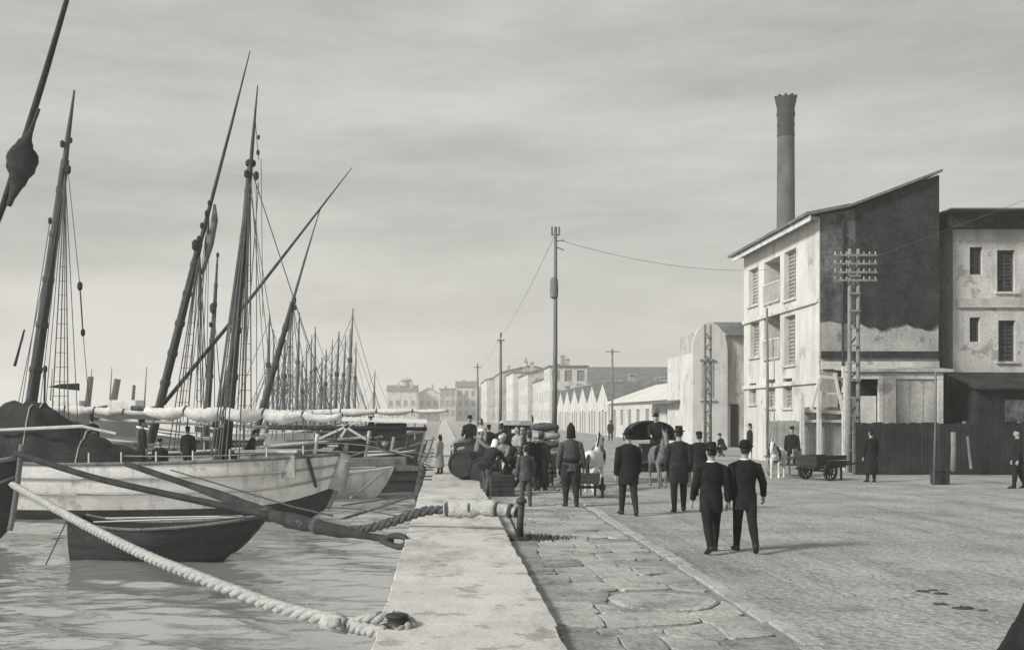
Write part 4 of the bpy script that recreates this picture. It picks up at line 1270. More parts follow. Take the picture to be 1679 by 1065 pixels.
def barge():
    Y = 44.5
    x0, x1 = P(572, 0, Y).x, P(688, 0, Y).x
    t = thing('cargo_barge', 'low black flat-ended barge lying against the quay', 'barge', ((x0 + x1) / 2, Y, WZ))
    a = [(x0 - 3, -1.5), (x1 - .25, -1.5), (x1, -.6), (x1, .03), (x0 - 3, .03)]
    mb = MB(); mb.prism([(x, Y - 1.5, z) for x, z in a], (0, 3, 0)); mb.build('hull', m_hulld, t)
    for z in (-.42, -.05):
        mb = MB(); mb.bar((x0 - 3, Y - 1.54, z), (x1 + .01, Y - 1.54, z), .08, .16); mb.build('rubbing_strake', m_dark if z < -.2 else m_mid, t)
    mb = MB(); mb.box(((x0 + x1) / 2 - .2, Y, .18), (2.2, 2.2, .3)); mb.build('hatch', m_mid, t)
    mb = MB(); mb.bar((x1 - .12, Y - 1.45, 0), (x1 - .12, Y - 1.45, .45), .16); mb.build('bitt', m_hulld, t)
barge()


# gear lying about on the boats behind the white bow
rg = random.Random(21)
for k in range(30):
    Y = rg.choice((38.2, 45.0, 45.0, 51.0, 51.0)); x = P(rg.uniform(430, 700) if Y > 40 else rg.uniform(300, 480), 0, Y).x
    bow = {38.2: -5.2, 45.0: -3.7, 51.0: -2.0}[Y]
    x = min(x, bow - .6); yv = Y - rg.uniform(.2, .8); z = {38.2: .45, 45.0: .5, 51.0: .55}[Y]; kind = k % 3
    where = {38.2: 'on the grey boat with the slanting yard', 45.0: 'on the boat with the short raked mast', 51.0: 'on the lighter beyond the barge'}[Y]
    if kind == 0:
        n = rg.randint(3, 5); ln = rg.uniform(1.6, 3.0); t = thing('plank_stack', ('short' if ln < 2.3 else 'long') + ' stack of %s planks lying ' % ('three', 'four', 'five')[n - 3] + where, 'planks', (x, yv, z), group='planks on the moored boats')
        for i in range(n):
            mb = MB(); mb.box((x - ln / 2 + rg.uniform(-.2, .2), yv + rg.uniform(-.05, .05), z + .06 + i * .13), (ln, .3, .10), rg.uniform(-.03, .03)); mb.build('plank', rg.choice((m_palewood, m_mid, m_dark, m_palefence)), t)
    elif kind == 1:
        mb = MB(); ln = rg.uniform(1.0, 2.2); r = rg.uniform(.14, .26)
        mb.loft([(x - ln + ln * i / 10, yv + .08 * math.sin(i), z + r + .05 * math.sin(i * 1.7)) for i in range(11)], [r * (.5 + .5 * math.sin(PI * (i + .6) / 11.2) ** .5) * rg.uniform(.85, 1.1) for i in range(11)], 9)
        cmat, cn = rg.choice(((m_sail, 'white'), (m_tarp, 'black'), (m_sailgrey, 'grey'))); tag(mb.build('canvas_bundle', cmat, smooth=True), ('fat' if r > .2 else 'thin') + ' rolled %s canvas bundle ' % cn + where, 'canvas', 'canvas bundles on the moored boats')
    else:
        w, h = rg.uniform(.5, .9), rg.uniform(.4, .85); mm, cn = rg.choice(((m_dark, 'dark'), (m_mid, 'mid-grey'), (m_palefence, 'pale')))
        t = thing('cargo_box', ('tall' if h > .6 else 'low') + ' %s wooden box ' % cn + where, 'box', (x, yv, z), group='boxes on the moored boats')
        mb = MB(); mb.box((x - .4, yv, z + h / 2), (w, .5, h)); mb.build('carcass', mm, t)
        mb = MB(); mb.box((x - .4, yv, z + h + .03), (w + .06, .56, .05)); mb.build('lid', m_mid, t)
        for s in (-1, 1):
            mb = MB(); mb.box((x - .4 + s * w * .36, yv - .262, z + h / 2), (.07, .02, h)); mb.build('batten', m_palewood, t)

# far boats: a forest of masts
def far_boat(lab, Y, masts, xb, hl, mh):
    t = thing('sailing_boat', lab, 'boat', (xb - hl / 2, Y, WZ), group='far boats with bare masts')
    pt = hull_fn(xb - hl, hl, 3.4, Y, -1.6, .9, 1.5, 1.4, .5)
    hull_strip(pt, .4, 1, mh, 'hull', t, 4, 16); hull_strip(pt, 0, .4, m_hulld, 'hull_bottom', t, 3, 16)
    hull_line(pt, 1, .06, m_palewood, 'gunwale', t, 0)
    for px0, px1, pyt in masts:
        a = P(px0, 706, Y); a.z = .2; b = P(px1, pyt, Y)
        mast_part(t, [a, a.lerp(b, .6), b], [.13, .11, .035], n=8, m=m_pole)
        mb = MB(); mb.lathe(a.lerp(b, .62), [(.08, -.2), (.15, -.1), (.15, .1), (.08, .2)], 8); mb.build('crosstree', m_mast, t)
        for s in (-1, 1):
            for k in (.7, 1.2, 1.8, 2.6):
                stay(t, a.lerp(b, .62 if k < 2 else .95), (a.x + s * k, Y - .9 * s, 1.0), .018)
    return pt
far_specs = [
    ('far boat with two close bare masts just beyond the raked mast', 62, [(436, 442, 515), (463, 467, 545)], -6.0, 11, m_hullg),
    ('far boat with one straight mast above the raked mast foot', 70, [(484, 491, 512)], -5.0, 9, m_hulld),
    ('far boat with a slim mast in the middle of the mast cluster', 78, [(514, 517, 535), (531, 535, 572)], -5.0, 11, m_hullg),
    ('far boat with two leaning masts at the edge of the cluster', 68, [(546, 556, 543), (566, 579, 505)], -3.0, 10, m_hullw),
    ('far boat with paired dark masts within the cluster', 86, [(558, 567, 550), (452, 458, 560)], -4.0, 12, m_hulld),
    ('farthest boat with a lone short mast near the harbour head', 120, [(611, 615, 606)], -4.5, 9, m_hullg),
    ('far boat with a trio of thin dark masts deep in the cluster', 104, [(446, 449, 540), (474, 477, 556), (508, 511, 548)], -9.0, 14, m_hulld),
    ('far boat with twin slender masts next to the edge masts', 110, [(541, 545, 556), (571, 574, 538)], -7.0, 12, m_hullg),
    ('far boat with one thin mast behind the thick raked one', 74, [(496, 495, 590), (524, 528, 585)], -6.5, 10, m_hulld),
    ('far boat with a short mast and small yard in the cluster', 95, [(500, 503, 565), (580, 584, 560)], -6.0, 12, m_hullw),
]
for sp in far_specs: far_boat(*sp)

# steamers far out
def steamer(lab, Y, xa, xb, funnels):
    x0, x1 = P(xa, 0, Y).x, P(xb, 0, Y).x
    t = thing('steamship', lab, 'ship', ((x0 + x1) / 2, Y, WZ), group='steamers lying far out')
    pt = hull_fn(x0, x1 - x0, 7, Y, -2.5, 2.6, 3.6, 3.2, .8)
    hull_strip(pt, 0, 1, m_hulld, 'hull', t, 5, 20)
    mb = MB(); mb.box(((x0 + x1) / 2, Y, 3.2), ((x1 - x0) * .45, 4.5, 2.0)); mb.build('deck_house', m_hullw, t)
    for px0, px1, py, w in funnels:
        mb = MB(); a = P(px0, 660, Y); b = P(px1, py, Y); a.z = 3; mb.loft([a, b], [w, w * .95], 14); mb.build('funnel', m_brickdark, t, smooth=False)
    for f in (.2, .8):
        mb = MB(); mb.loft([(x0 + (x1 - x0) * f, Y, 2.5), (x0 + (x1 - x0) * f + .4, Y, 9)], [.14, .05], 6); mb.build('mast', m_mast, t)
steamer('far steamer with a broad leaning funnel next to the tall dark mast', 165, 60, 168, [(143, 149, 617, .45)])
steamer('far steamer with two funnels seen above the furled sail', 160, 160, 255, [(184, 193, 621, .5), (217, 220, 631, .24)])

# near boat at the frame edge: bow, mast, furled lateen
def near_boat():
    Y = 26.0
    t = thing('sailing_boat', 'near dark boat with furled lateen yard, only its bow in view', 'boat', (-13, Y, WZ))
    pt = hull_fn(-18.5, 8.2, 2.4, Y, -1.6, .55, 1.05, .9, .25)
    boat_hull(t, pt, .4, m_hulld, m_hulld, .3, m_mid, (.8,))
    mast_part(t, [P(-46, 735, Y), P(-42, 330, Y), P(-40, -40, Y)], [.13, .12, .11], m=m_spar)
    mb = MB(); mb.loft([P(-75, 545, Y - .2), P(6, 335, Y - .2), P(30, 262, Y - .2), P(45, 215, Y - .2), P(75, 118, Y - .2), P(108, 5, Y - .2), P(118, -30, Y - .2)], [.05, .08, .09, .085, .075, .06, .055], 10); mb.build('yard', m_spar, t, smooth=True)
    mb2 = MB(); mb2.loft([P(-43, 430, Y), P(-43, 462, Y - .1), P(-38, 455, Y - .25), P(-48, 470, Y - .25)], .05, 6); mb2.build('yard_sling', m_roped, t)
    mb = MB(); lp = catmull([P(14, 338, Y - .3), P(28, 300, Y - .3), P(36, 265, Y - .3), P(40, 240, Y - .3), P(50, 215, Y - .3), P(64, 178, Y - .3)], 7)
    def lw(k):
        f = k / (len(lp) - 1); w = .04 + .34 * math.exp(-((f - .42) / .24) ** 2)
        return (w * (1 + .25 * noise.noise(Vector((k * .5, 0, 0)))), w * .6 * (1 + .3 * noise.noise(Vector((k * .4, 5, 0)))))
    mb.loft(lp, [lw(k) for k in range(len(lp))], 16); mb.build('furled_sail', m_tarp, t, smooth=True)
near_boat()

# rowing boat
def rowing_boat():
    t = thing('rowing_boat', 'small black rowing boat floating alone in front of the white boat', 'boat', (-5.8, 23.2, WZ), rz=R(0))
    pt = hull_fn(-7.75, 3.25, 1.5, 23.2, -1.25, -.30, -.08, -.12, .75, 2.0, .80)
    hull_strip(pt, 0, 1, m_hulld, 'hull', t, 8, 26)
    hull_strip(pt, .25, 1, m_hulld, 'lining', t, 5, 26, .05)
    hull_line(pt, 1.0, .032, m_mid, 'gunwale', t, 0.0, lift=.01)
    for f in (.22, .48, .72):
        a, b = pt(f, .82, -1, .05), pt(f, .82, 1, .05)
        mb = MB(); mb.box((a + b) / 2, (.24, abs(b.y - a.y), .035)); mb.build('thwart', m_mid, t)
    mb = MB(); vs = []
    for i in range(20): vs += [pt(i / 20, .30, -1, .06), pt(i / 20, .30, 1, .06)]
    mb.add(vs, [(2 * i, 2 * i + 2, 2 * i + 3, 2 * i + 1) for i in range(19)]); mb.build('floor_boards', m_dark, t)
    mb = MB(); line = [pt(1, s / 8, 1) + Vector((.02, 0, 0)) for s in range(9)]; mb.loft(line + [line[-1] + Vector((.03, 0, .1))], .04, 6); mb.build('stem_post', m_dark, t, smooth=True)
    for s in (-1, 1):
        mb = MB(); a = pt(.15, 1, s) + Vector((0, -s * .25, .05)); b = pt(.9, 1, s) + Vector((0, -s * .12, .06)); mb.loft([a, a.lerp(b, .75), b], [(.02, .02), (.02, .02), (.06, .012)], 6, side=(0, 1, 0)); mb.build('oar', m_palewood, t)
    c = pt(0, 1, -1)
    mb = MB(); mb.loft([c, P(75, 925, 21.6)], .015, 5); mb.build('painter', m_roped, t)
rowing_boat()

def dinghy(lab, xs_, L_, yc, m, zz, inside):
    t = thing('rowing_boat', lab, 'boat', (xs_ + L_ / 2, yc, WZ), group='small boats by the quay')
    pt = hull_fn(xs_, L_, 1.5, yc, -1.25, zz, zz + .25, zz + .15, .5, 2.0, .75)
    hull_strip(pt, 0, 1, m, 'hull', t, 6, 20); hull_strip(pt, .25, 1, inside, 'lining', t, 4, 20, .05)
    hull_line(pt, 1.0, .035, m_palewood, 'gunwale', t, 0.0, lift=.01)
    for f in (.25, .5, .75):
        a, b = pt(f, .82, -1, .05), pt(f, .82, 1, .05)
        mb = MB(); mb.box((a + b) / 2, (.24, abs(b.y - a.y), .035)); mb.build('thwart', m_mid, t)
    mb = MB(); line_ = [pt(1, s / 6, 1) + Vector((.02, 0, 0)) for s in range(7)]; mb.loft(line_ + [line_[-1] + Vector((.03, 0, .15))], .04, 6); mb.build('stem_post', m_dark, t, smooth=True)
    mb = MB(); a = pt(.1, 1, -1) + Vector((0, .3, .08)); b = pt(.85, 1, -1) + Vector((0, .2, .1)); mb.loft([a, b], .03, 6); mb.build('oar', m_palewood, t)
dinghy('pale open boat lying between the white bow and the barge', -5.9, 3.6, 40.9, m_hullw, -.12, m_mid)
dinghy('dark open boat nosing the quay beyond the barge', -5.6, 3.9, 48.2, m_hulld, .25, m_mid)
dinghy('grey open boat farther along the quay past the lighter', -5.4, 4.0, 56.0, m_hullg, .35, m_mid)
dinghy('pale open boat nosing the quay farthest out', -5.2, 4.1, 61.5, m_hullw, .45, m_mid)
# ------------------------------------------------------------------ spars and ropes to the quay
A = [P(24, 742, 26), P(122, 773, 25), P(185, 790, 24.5), P(300, 815, 23.5), P(450, 846, 22)]
mb = MB(); mb.loft(catmull(A, 5), .075, 10); tag(mb.build('boom_spar', m_spar, smooth=True), 'straight black spar slanting down from the near boat towards the quay', 'spar')
t = thing('furled_bowsprit', 'thick black furled bowsprit ending in an iron eye at the quay edge', 'bowsprit', P(665, 890, 17.5))
Bp = [P(207, 760, 31.2), P(350, 808, 27), P(440, 842, 22.4), P(500, 858, 20.6), P(560, 871, 19.4), P(615, 880, 18.4), P(640, 886, 17.9)]
pth = catmull(Bp, 6); rr = random.Random(4)
mb = MB(); mb.loft(pth, [(.085 + .055 * math.exp(-((i - 15) / 9) ** 2)) * rr.uniform(.86, 1.14) * (1.0 if i < 26 else .75) for i in range(len(pth))], 10); mb.build('furled_canvas', m_tarp, t, smooth=True)
eye = [P(628, 884, 18.0), P(645, 878, 17.6), P(662, 880, 17.35), P(667, 889, 17.3), P(656, 896, 17.4), P(640, 892, 17.6), P(626, 886, 18.0)]
mb = MB(); mb.loft(catmull(eye, 5), .05, 8); mb.build('iron_eye', m_iron, t, smooth=True)
for i in (12, 16, 20):
    mb = MB(); d = (pth[i + 1] - pth[i - 1]).normalized(); mb.loft([pth[i] - d * .09, pth[i] + d * .09], (.155, .15, .14)[(i - 12) // 4], 10); mb.build('lashing', m_roped, t, smooth=True)
mb = MB(); mb.loft([P(280, 770, 31), P(345, 789, 28), P(480, 830, 23.5), P(545, 845, 21.8)], .02, 6); tag(mb.build('bow_line', m_roped, smooth=True), 'thin dark line slanting across the white hull to the furled bowsprit', 'rope')
# hawser tied to the iron post with canvas chafing
t = thing('wrapped_hawser', 'thick hawser wrapped in canvas where it crosses the quay coping', 'hawser', P(700, 838, 19))
H_ = [P(490, 856, 20.6), P(545, 866, 20.0), P(590, 868, 19.6), P(640, 856, 19.3), P(690, 839, 19.0), P(735, 834, 18.8), P(790, 833, 18.5), P(848, 840, 18.2)]
strand_rope(H_, .085, 'rope', m_roped, t)
W_ = catmull([P(728, 835, 18.8), P(745, 834, 18.75), P(790, 832, 18.5), P(815, 834, 18.35), P(846, 839, 18.2)], 8)
mb = MB(); mb.loft(W_, [((.10 + .05 * noise.noise(Vector((i * .45, 0, 0)))) * (1.1 if 4 < i < 24 else .85), (.13 + .07 * noise.noise(Vector((i * .35, 3, 0)))) * (1.1 if 4 < i < 24 else .8)) for i in range(len(W_))], 12); mb.build('canvas_wrapping', m_wrap, t, smooth=True)
for i in (4, 13, 24, 29):
    d = (W_[i + 1] - W_[i - 1]).normalized(); mb = MB(); mb.loft([W_[i] - d * .02, W_[i] + d * .02], .125, 10); mb.build('binding', m_roped, t)
# iron post
pb = G(852, 884)
t = thing('mooring_post', 'slim black iron mooring post with a brace on the pavement', 'post', pb)
mb = MB(); mb.loft([pb, pb + Vector((.01, 0, .30)), pb + Vector((.03, 0, .62))], [.065, .055, .06], 10); mb.build('shaft', m_iron, t, smooth=True)
mb = MB(); mb.loft([pb + Vector((.03, 0, .60)), pb + Vector((.03, 0, .64)), pb + Vector((.03, 0, .70))], [.085, .09, .05], 10); mb.build('cap', m_iron, t, smooth=True)
mb = MB(); mb.loft([pb + Vector((-.02, -.02, .05)), pb + Vector((-.18, .1, .42))], .018, 6); mb.build('brace', m_iron, t)
mb = MB(); mb.lathe(pb, [(.17, 0), (.16, .035), (.07, .05)], 14); mb.build('base', m_iron, t)
# weeds round the post
vs, fs = [], []
rw = random.Random(6)
for _ in range(420):
    c = pb + Vector((rw.gauss(.22, .30), rw.gauss(.05, .16), 0)); h = rw.uniform(.03, .11); a = rw.uniform(0, PI); w = .012
    if c.x < 1.08: continue
    k = len(vs); d = Vector((math.cos(a) * w, math.sin(a) * w, 0)); l = Vector((rw.uniform(-.05, .05), rw.uniform(-.05, .05), h))
    vs += [c - d, c + d, c + l]; fs.append((k, k + 1, k + 2))
mb = MB(); mb.add(vs, fs); tag(mb.build('weeds', m_leaf, fix=False), 'low dark weeds growing round the iron post', 'weeds', kind='stuff')
# near hawser and its bollard
t = thing('mooring_hawser', 'heavy twisted hawser running over the water to the nearest bollard', 'hawser', P(600, 1035, 10.2))
strand_rope([P(20, 794, 24), P(120, 850, 19), P(230, 906, 15.5), P(340, 951, 13.2), P(450, 992, 11.8), P(530, 1013, 10.9), P(560, 1022, 10.55)], .075, 'rope', m_rope, t, turns_per_m=1.6)
strand_rope([P(545, 1014, 10.85), P(578, 1021, 10.6), P(610, 1014, 10.45), P(648, 1012, 10.4), P(672, 1022, 10.2), P(660, 1037, 10.0), P(625, 1036, 10.05), P(580, 1027, 10.45)], .068, 'eye_splice', m_rope, t, turns_per_m=3)
mb = MB(); c = P(548, 1019, 10.75); mb.loft([c + Vector((-.12, .02, .02)), c, c + Vector((.14, -.04, -.03))], [.085, .10, .085], 12); mb.build('whipping', m_wrap, t, smooth=True)
bb = Vector((-.43, 10.15, .095))
t = thing('mooring_bollard', 'squat iron bollard at the quay edge holding the heavy hawser', 'bollard', bb)
mb = MB(); mb.lathe(bb, [(.115, 0), (.11, .01), (.09, .03), (.085, .07), (.105, .09), (.11, .105), (.09, .12), (.03, .13)], 20); mb.build('body', m_iron, t, smooth=True)
mb = MB(); mb.lathe(bb, [(.16, 0), (.16, .015), (.1, .02)], 20); mb.build('flange', m_iron, t)
# mooring lines from bows to the quay
def line(label, pts, r, m, group='mooring lines to the quay'):
    mb = MB(); mb.loft(catmull(pts, 5), r, 6); tag(mb.build('mooring_line', m, smooth=True), label, 'rope', group)
line('pale rope from the white bow straight to the quay edge', [P(568, 756, 33), P(640, 762, 36), P(716, 766, 41)], .035, m_rope)
line('dark rope rising from the white stem to the quay fender', [P(560, 850, 32), P(620, 832, 32.5), P(692, 806, 31)], .035, m_roped)
line('thin dark rope crossing low over the water to the quay', [P(560, 828, 32.4), P(630, 818, 32.8), P(690, 805, 32.5)], .022, m_roped)
line('slack dark rope dipping to the water by the white stem', [P(560, 832, 32.3), P(600, 836, 31.5), P(655, 846, 30)], .02, m_roped)
line('pale oblique rope running down from the barge to the white stem', [P(640, 765, 42), P(590, 805, 36), P(575, 815, 33.2)], .035, m_rope)
line('pale rope from the raked-mast boat to the quay', [P(455, 735, 43), P(580, 741, 42), P(712, 742, 46)], .03, m_rope)
line('taut pale rope just above the barge to the far quay', [P(560, 722, 50), P(640, 724, 50), P(716, 720, 54)], .03, m_rope)
for k in range(9):
    Y = 40 + 2.6 * k; y0_ = 716 + 4.5 * k % 31
    line(('thin' if k % 2 else 'slack') + ' mooring line in the tangle between the far bows and the quay', [P(470 + 13 * k, y0_ + 6, Y), P(590 + 5 * k, y0_ + 9, Y + .6), Vector((-.5, Y + 1.5, .13))], .02, m_rope if k % 3 else m_roped)
# tyre-like rope fenders on the quay corner
for k, (px, py, Y) in enumerate(((693, 790, 34.5), (690, 806, 32.8), (700, 770, 38.5))):
    c = P(px, py, Y); c.x = -.75
    lab = ['knotted black rope fender hanging at the quay corner by the barge', 'shaggy black fender hanging lowest on the quay edge', 'small black fender hanging on the quay behind the others'][k]
    t = thing('rope_fender', lab, 'fender', c - Vector((0, 0, .3)), group='fenders on the quay edge')
    mb = MB(); mb.loft([c + Vector((0, 0, -.35)), c + Vector((0, 0, -.2)), c + Vector((.02, .05, .05)), c + Vector((0, 0, .2))], [.06, .14, .13, .05], 8); mb.build('bundle', m_roped, t, smooth=True)
    mb = MB(); mb.loft([c + Vector((0, 0, .18)), (-.60, Y + .05, .125), (-.35, Y + .1, .12)], .025, 6); mb.build('lanyard', m_roped, t)

# ------------------------------------------------------------------ people
def remeshed(mb, mats, voxel, name, smooth_it=2, wrinkle=0.0, seed=0):
    me = mb.mesh(name + '_src', mats)
    o = bpy.data.objects.new(name + '_src', me); COL.objects.link(o)
    md = o.modifiers.new('r', 'REMESH'); md.mode = 'VOXEL'; md.voxel_size = voxel; md.use_smooth_shade = True
    dg = bpy.context.evaluated_depsgraph_get()
    ev = o.evaluated_get(dg)
    out = bpy.data.meshes.new_from_object(ev)
    out.name = name
    bvh = BVHTree.FromPolygons(mb.v, mb.f)
    bm = bmesh.new(); bm.from_mesh(out)
    for _ in range(smooth_it):
        bmesh.ops.smooth_vert(bm, verts=bm.verts, factor=.5, use_axis_x=True, use_axis_y=True, use_axis_z=True)
    idx = []
    multi = len(mats) > 1
    for f in bm.faces:
        f.smooth = True
        if multi:
            r = bvh.find_nearest(f.calc_center_median())
            f.material_index = mb.m[r[2]] if r[2] is not None else 0
    if wrinkle:
        bm.normal_update()
        off = Vector((seed * 3.7, seed * 1.3, 0))
        for v in bm.verts:
            p = v.co
            k = noise.noise(Vector((p.x * 7, p.y * 7, p.z * 3 + p.x * 5)) + off) + .55 * noise.noise(Vector((p.x * 9, p.y * 9, p.z * 26 + p.x * 14)) + off)
            v.co = p + v.normal * (k * wrinkle)
    bm.to_mesh(out); bm.free()
    assert len(out.materials) == len(mats)
    bpy.data.objects.remove(o)
    bpy.data.meshes.remove(me)
    return out

def dirv(f, ab=0.0, s=1):
    return Vector((s * math.sin(ab), math.sin(f) * math.cos(ab), -math.cos(f) * math.cos(ab)))

PN = [0]
def person(label, loc, rz, H=1.72, legs=((.0, .0), (.0, .0)), arms=((.05, .12, .15), (.05, .12, .15)), lean=0.0, head=0.0, head_turn=0.0,
           coat=None, coat_len=.0, coat_w=1.0, tro=None, baggy=1.0, hat='bowler', hatm=None, robe=None, robe_len=.9, skin=None, collar=None, flare=1.0,
           voxel=.016, hipz=None, hairm=None, group='people on the quay', sash=None, splay=.02, apron=None, name='person'):
    """figure facing +Y before rz; H is the height without hat"""
    PN[0] += 1; seed = PN[0]
    coat = coat or m_black; tro = tro or m_black2; skin = skin or m_skin; hatm = hatm or m_black
    t = thing(name, label, 'person', loc, rz, group)
    h = H
    L1, L2, AN = .245 * h, .235 * h, .042 * h
    drop = max(L1 * math.cos(a) + L2 * math.cos(a - k) for a, k in legs) + AN
    hz = drop if hipz is None else hipz
    hip = Vector((0, 0, hz))
    ax = Vector((0, math.sin(lean), math.cos(lean))); fw = Vector((0, math.cos(lean), -math.sin(lean)))
    T = lambda x, f, s: hip + Vector((x * h, 0, 0)) + fw * (f * h) + ax * (s * h)
    body = MB(); mats = [skin, tro, m_shoe, coat, m_eye]
    # trunk
    body.mi = 3
    body.loft([T(0, 0, -.035), T(0, 0, .02), T(0, .005, .09), T(0, .008, .17), T(0, .004, .25), T(0, -.004, .295), T(0, -.006, .318)],
              [(.078 * h, .058 * h), (.092 * h, .066 * h), (.082 * h, .058 * h), (.095 * h, .066 * h), (.105 * h, .066 * h), (.092 * h, .05 * h), (.045 * h, .035 * h)], 16)
    # neck and head
    body.mi = 0
    ha = lean * .35 + head
    hx = Vector((0, math.sin(ha), math.cos(ha))); hf0 = Vector((0, math.cos(ha), -math.sin(ha)))
    nb = T(0, -.002, .30)
    hc = nb + ax * (.020 * h) + hx * (.094 * h)
    Mt = Matrix.Rotation(head_turn, 3, hx)
    hf = Mt @ hf0; hs = Mt @ Vector((1, 0, 0))
    body.loft([nb, nb + ax * (.03 * h) + hx * (.02 * h), hc - hx * (.02 * h)], [.036 * h, .032 * h, .034 * h], 10)
    K = lambda f, s, x=0.0: hc + hf * (f * h) + hx * (s * h) + hs * (x * h)
    body.loft([K(.012, -.072), K(.010, -.058), K(.008, -.03), K(.002, .005), K(-.002, .035), K(-.004, .055), K(-.004, .066)],
              [(.016 * h, .018 * h), (.030 * h, .036 * h), (.040 * h, .048 * h), (.0435 * h, .054 * h), (.040 * h, .050 * h), (.028 * h, .034 * h), (.008 * h, .01 * h)], 14, side=hs)
    body.loft([K(.050, .008), K(.062, -.012), K(.066, -.020), K(.050, -.026)], [.005 * h, .008 * h, .010 * h, .007 * h], 6)
    body.loft([K(.047, -.040, -.014), K(.052, -.040), K(.047, -.040, .014)], [.004 * h, .006 * h, .004 * h], 6)
    for s in (-1, 1):
        body.loft([K(-.004, .012, s * .043), K(-.008, -.004, s * .048), K(-.002, -.022, s * .043)], [(.004 * h, .010 * h), (.006 * h, .013 * h), (.004 * h, .008 * h)], 6)
        body.mi = 4
        body.loft([K(.049, .004, s * .017 - .006), K(.051, .004, s * .017), K(.049, .004, s * .017 + .006)], [.003 * h, .0055 * h, .003 * h], 6)
        body.mi = 0
    # legs
    ank = []
    for i, (a, k) in enumerate(legs):
        s = -1 if i == 0 else 1
        hj = hip + Vector((s * .050 * h, 0, -.005 * h))
        sp = Vector((s * splay, 0, 0))
        kn = hj + (dirv(a) + sp).normalized() * L1
        an = kn + (dirv(a - k) + sp * .5).normalized() * L2
        b = baggy
        body.mi = 1
        body.loft([hj + Vector((0, 0, .03 * h)), hj, hj.lerp(kn, .5), kn, kn.lerp(an, .35), kn.lerp(an, .8), an + (an - kn).normalized() * .012 * h],
                  [.056 * h, (.060 * h * b, .064 * h * b), (.052 * h * b, .055 * h * b), (.042 * h * b, .043 * h), (.040 * h, .043 * h), (.031 * h, .033 * h), (.030 * h, .034 * h)], 12)
        pitch = max(-.5, min(.9, (k - a) * .75)) if k > a else (k - a) * .6
        ff = Vector((s * .18, math.cos(pitch), -math.sin(pitch))).normalized(); fu = Vector((0, math.sin(pitch), math.cos(pitch)))
        body.mi = 2
        q = an
        body.loft([q - ff * .040 * h - fu * .014 * h, q - ff * .025 * h - fu * .014 * h, q + ff * .03 * h - fu * .016 * h, q + ff * .075 * h - fu * .026 * h, q + ff * .108 * h - fu * .030 * h],
                  [(.016 * h, .020 * h), (.024 * h, .028 * h), (.026 * h, .026 * h), (.028 * h, .017 * h), (.014 * h, .010 * h)], 10, side=(1, 0, 0))
        body.mi = 1
        ank.append(an)
    cm = MB()
    if robe is None:
        cl = coat_len; w = coat_w
        cm.loft([T(0, -.004, -.105 - cl), T(0, 0, -.04 - cl * .5), T(0, .002, .02), T(0, .006, .09), T(0, .006, .17), T(0, .002, .245), T(0, -.006, .302), T(0, -.006, .322)],
                [(.108 * h * w, .080 * h * w), (.107 * h * w, .079 * h * w), (.102 * h * w, .077 * h), (.097 * h * w, .072 * h), (.107 * h, .077 * h), (.116 * h, .075 * h), (.088 * h, .056 * h), (.046 * h, .044 * h)], 18)
    else:
        cm.loft([T(0, 0, -robe_len * .52), T(0, 0, -robe_len * .3), T(0, 0, -.03), T(0, .005, .08), T(0, .006, .17), T(0, 0, .245), T(0, -.006, .302), T(0, -.006, .322)],
                [(.135 * h * flare, .115 * h * flare), (.125 * h * (1 + (flare - 1) * .5), .105 * h * (1 + (flare - 1) * .5)), (.112 * h, .085 * h), (.098 * h, .074 * h), (.107 * h, .077 * h), (.115 * h, .073 * h), (.1 * h, .055 * h), (.05 * h, .044 * h)], 18)
    # arms: sleeves in the coat, hands in the body
    for i, ar in enumerate(arms):
        f, ab, e = ar[:3]; tw = ar[3] if len(ar) > 3 else 0.0
        s = -1 if i == 0 else 1
        sh = T(s * .112, -.004, .262)
        f2 = f
        el = sh + dirv(f2, ab, s) * (.172 * h)
        wd = dirv(f2 + e, ab * .35 - tw, s)
        wr = el + wd * (.150 * h)
        cm.loft([sh + Vector((-s * .04 * h, 0, .012 * h)), sh, sh.lerp(el, .5), el, el.lerp(wr, .5), wr - wd * .012 * h],
                [.034 * h, .041 * h, .040 * h, .037 * h, .034 * h, .030 * h], 12)
        body.mi = 0
        inn = Vector((-s, 0, 0)); inn = (inn - wd * inn.dot(wd)).normalized(); acr = wd.cross(inn).normalized()
        if acr.y < 0: acr = -acr
        body.loft([wr - wd * .06 * h, wr, wr + wd * .02 * h, wr + wd * .05 * h], [.018 * h, .016 * h, (.014 * h, .022 * h), (.012 * h, .024 * h)], 8, side=inn)
        for k in range(4):
            r0 = wr + wd * (.045 * h) + acr * ((k - 1.5) * .0115 * h)
            ln = (.040, .046, .043, .033)[3 - k] * h
            d1 = (wd + inn * .25).normalized(); d2 = (wd * .6 + inn * .8).normalized(); d3 = (wd * .1 + inn).normalized()
            p1 = r0 + d1 * ln * .45; p2 = p1 + d2 * ln * .32; p3 = p2 + d3 * ln * .25
            body.loft([r0 - wd * .01 * h, r0, p1, p2, p3], [.0055 * h, .0056 * h, .0052 * h, .0048 * h, .0038 * h], 6)
        tb = wr + wd * (.018 * h) + acr * (.02 * h); td = (wd * .75 + acr * .5 + inn * .25).normalized(); t2 = (wd * .9 + inn * .45).normalized()
        body.loft([tb - td * .01 * h, tb, tb + td * .022 * h, tb + td * .022 * h + t2 * .022 * h], [.007 * h, .0075 * h, .0065 * h, .005 * h], 6)
    bo = bpy.data.objects.new('body', remeshed(body, mats, voxel * .8, 'body', 1)); link(bo, t)
    co = bpy.data.objects.new('robe' if robe else 'jacket', remeshed(cm, [robe or coat], voxel, 'jacket', 2, .0048 * h, seed)); link(co, t)
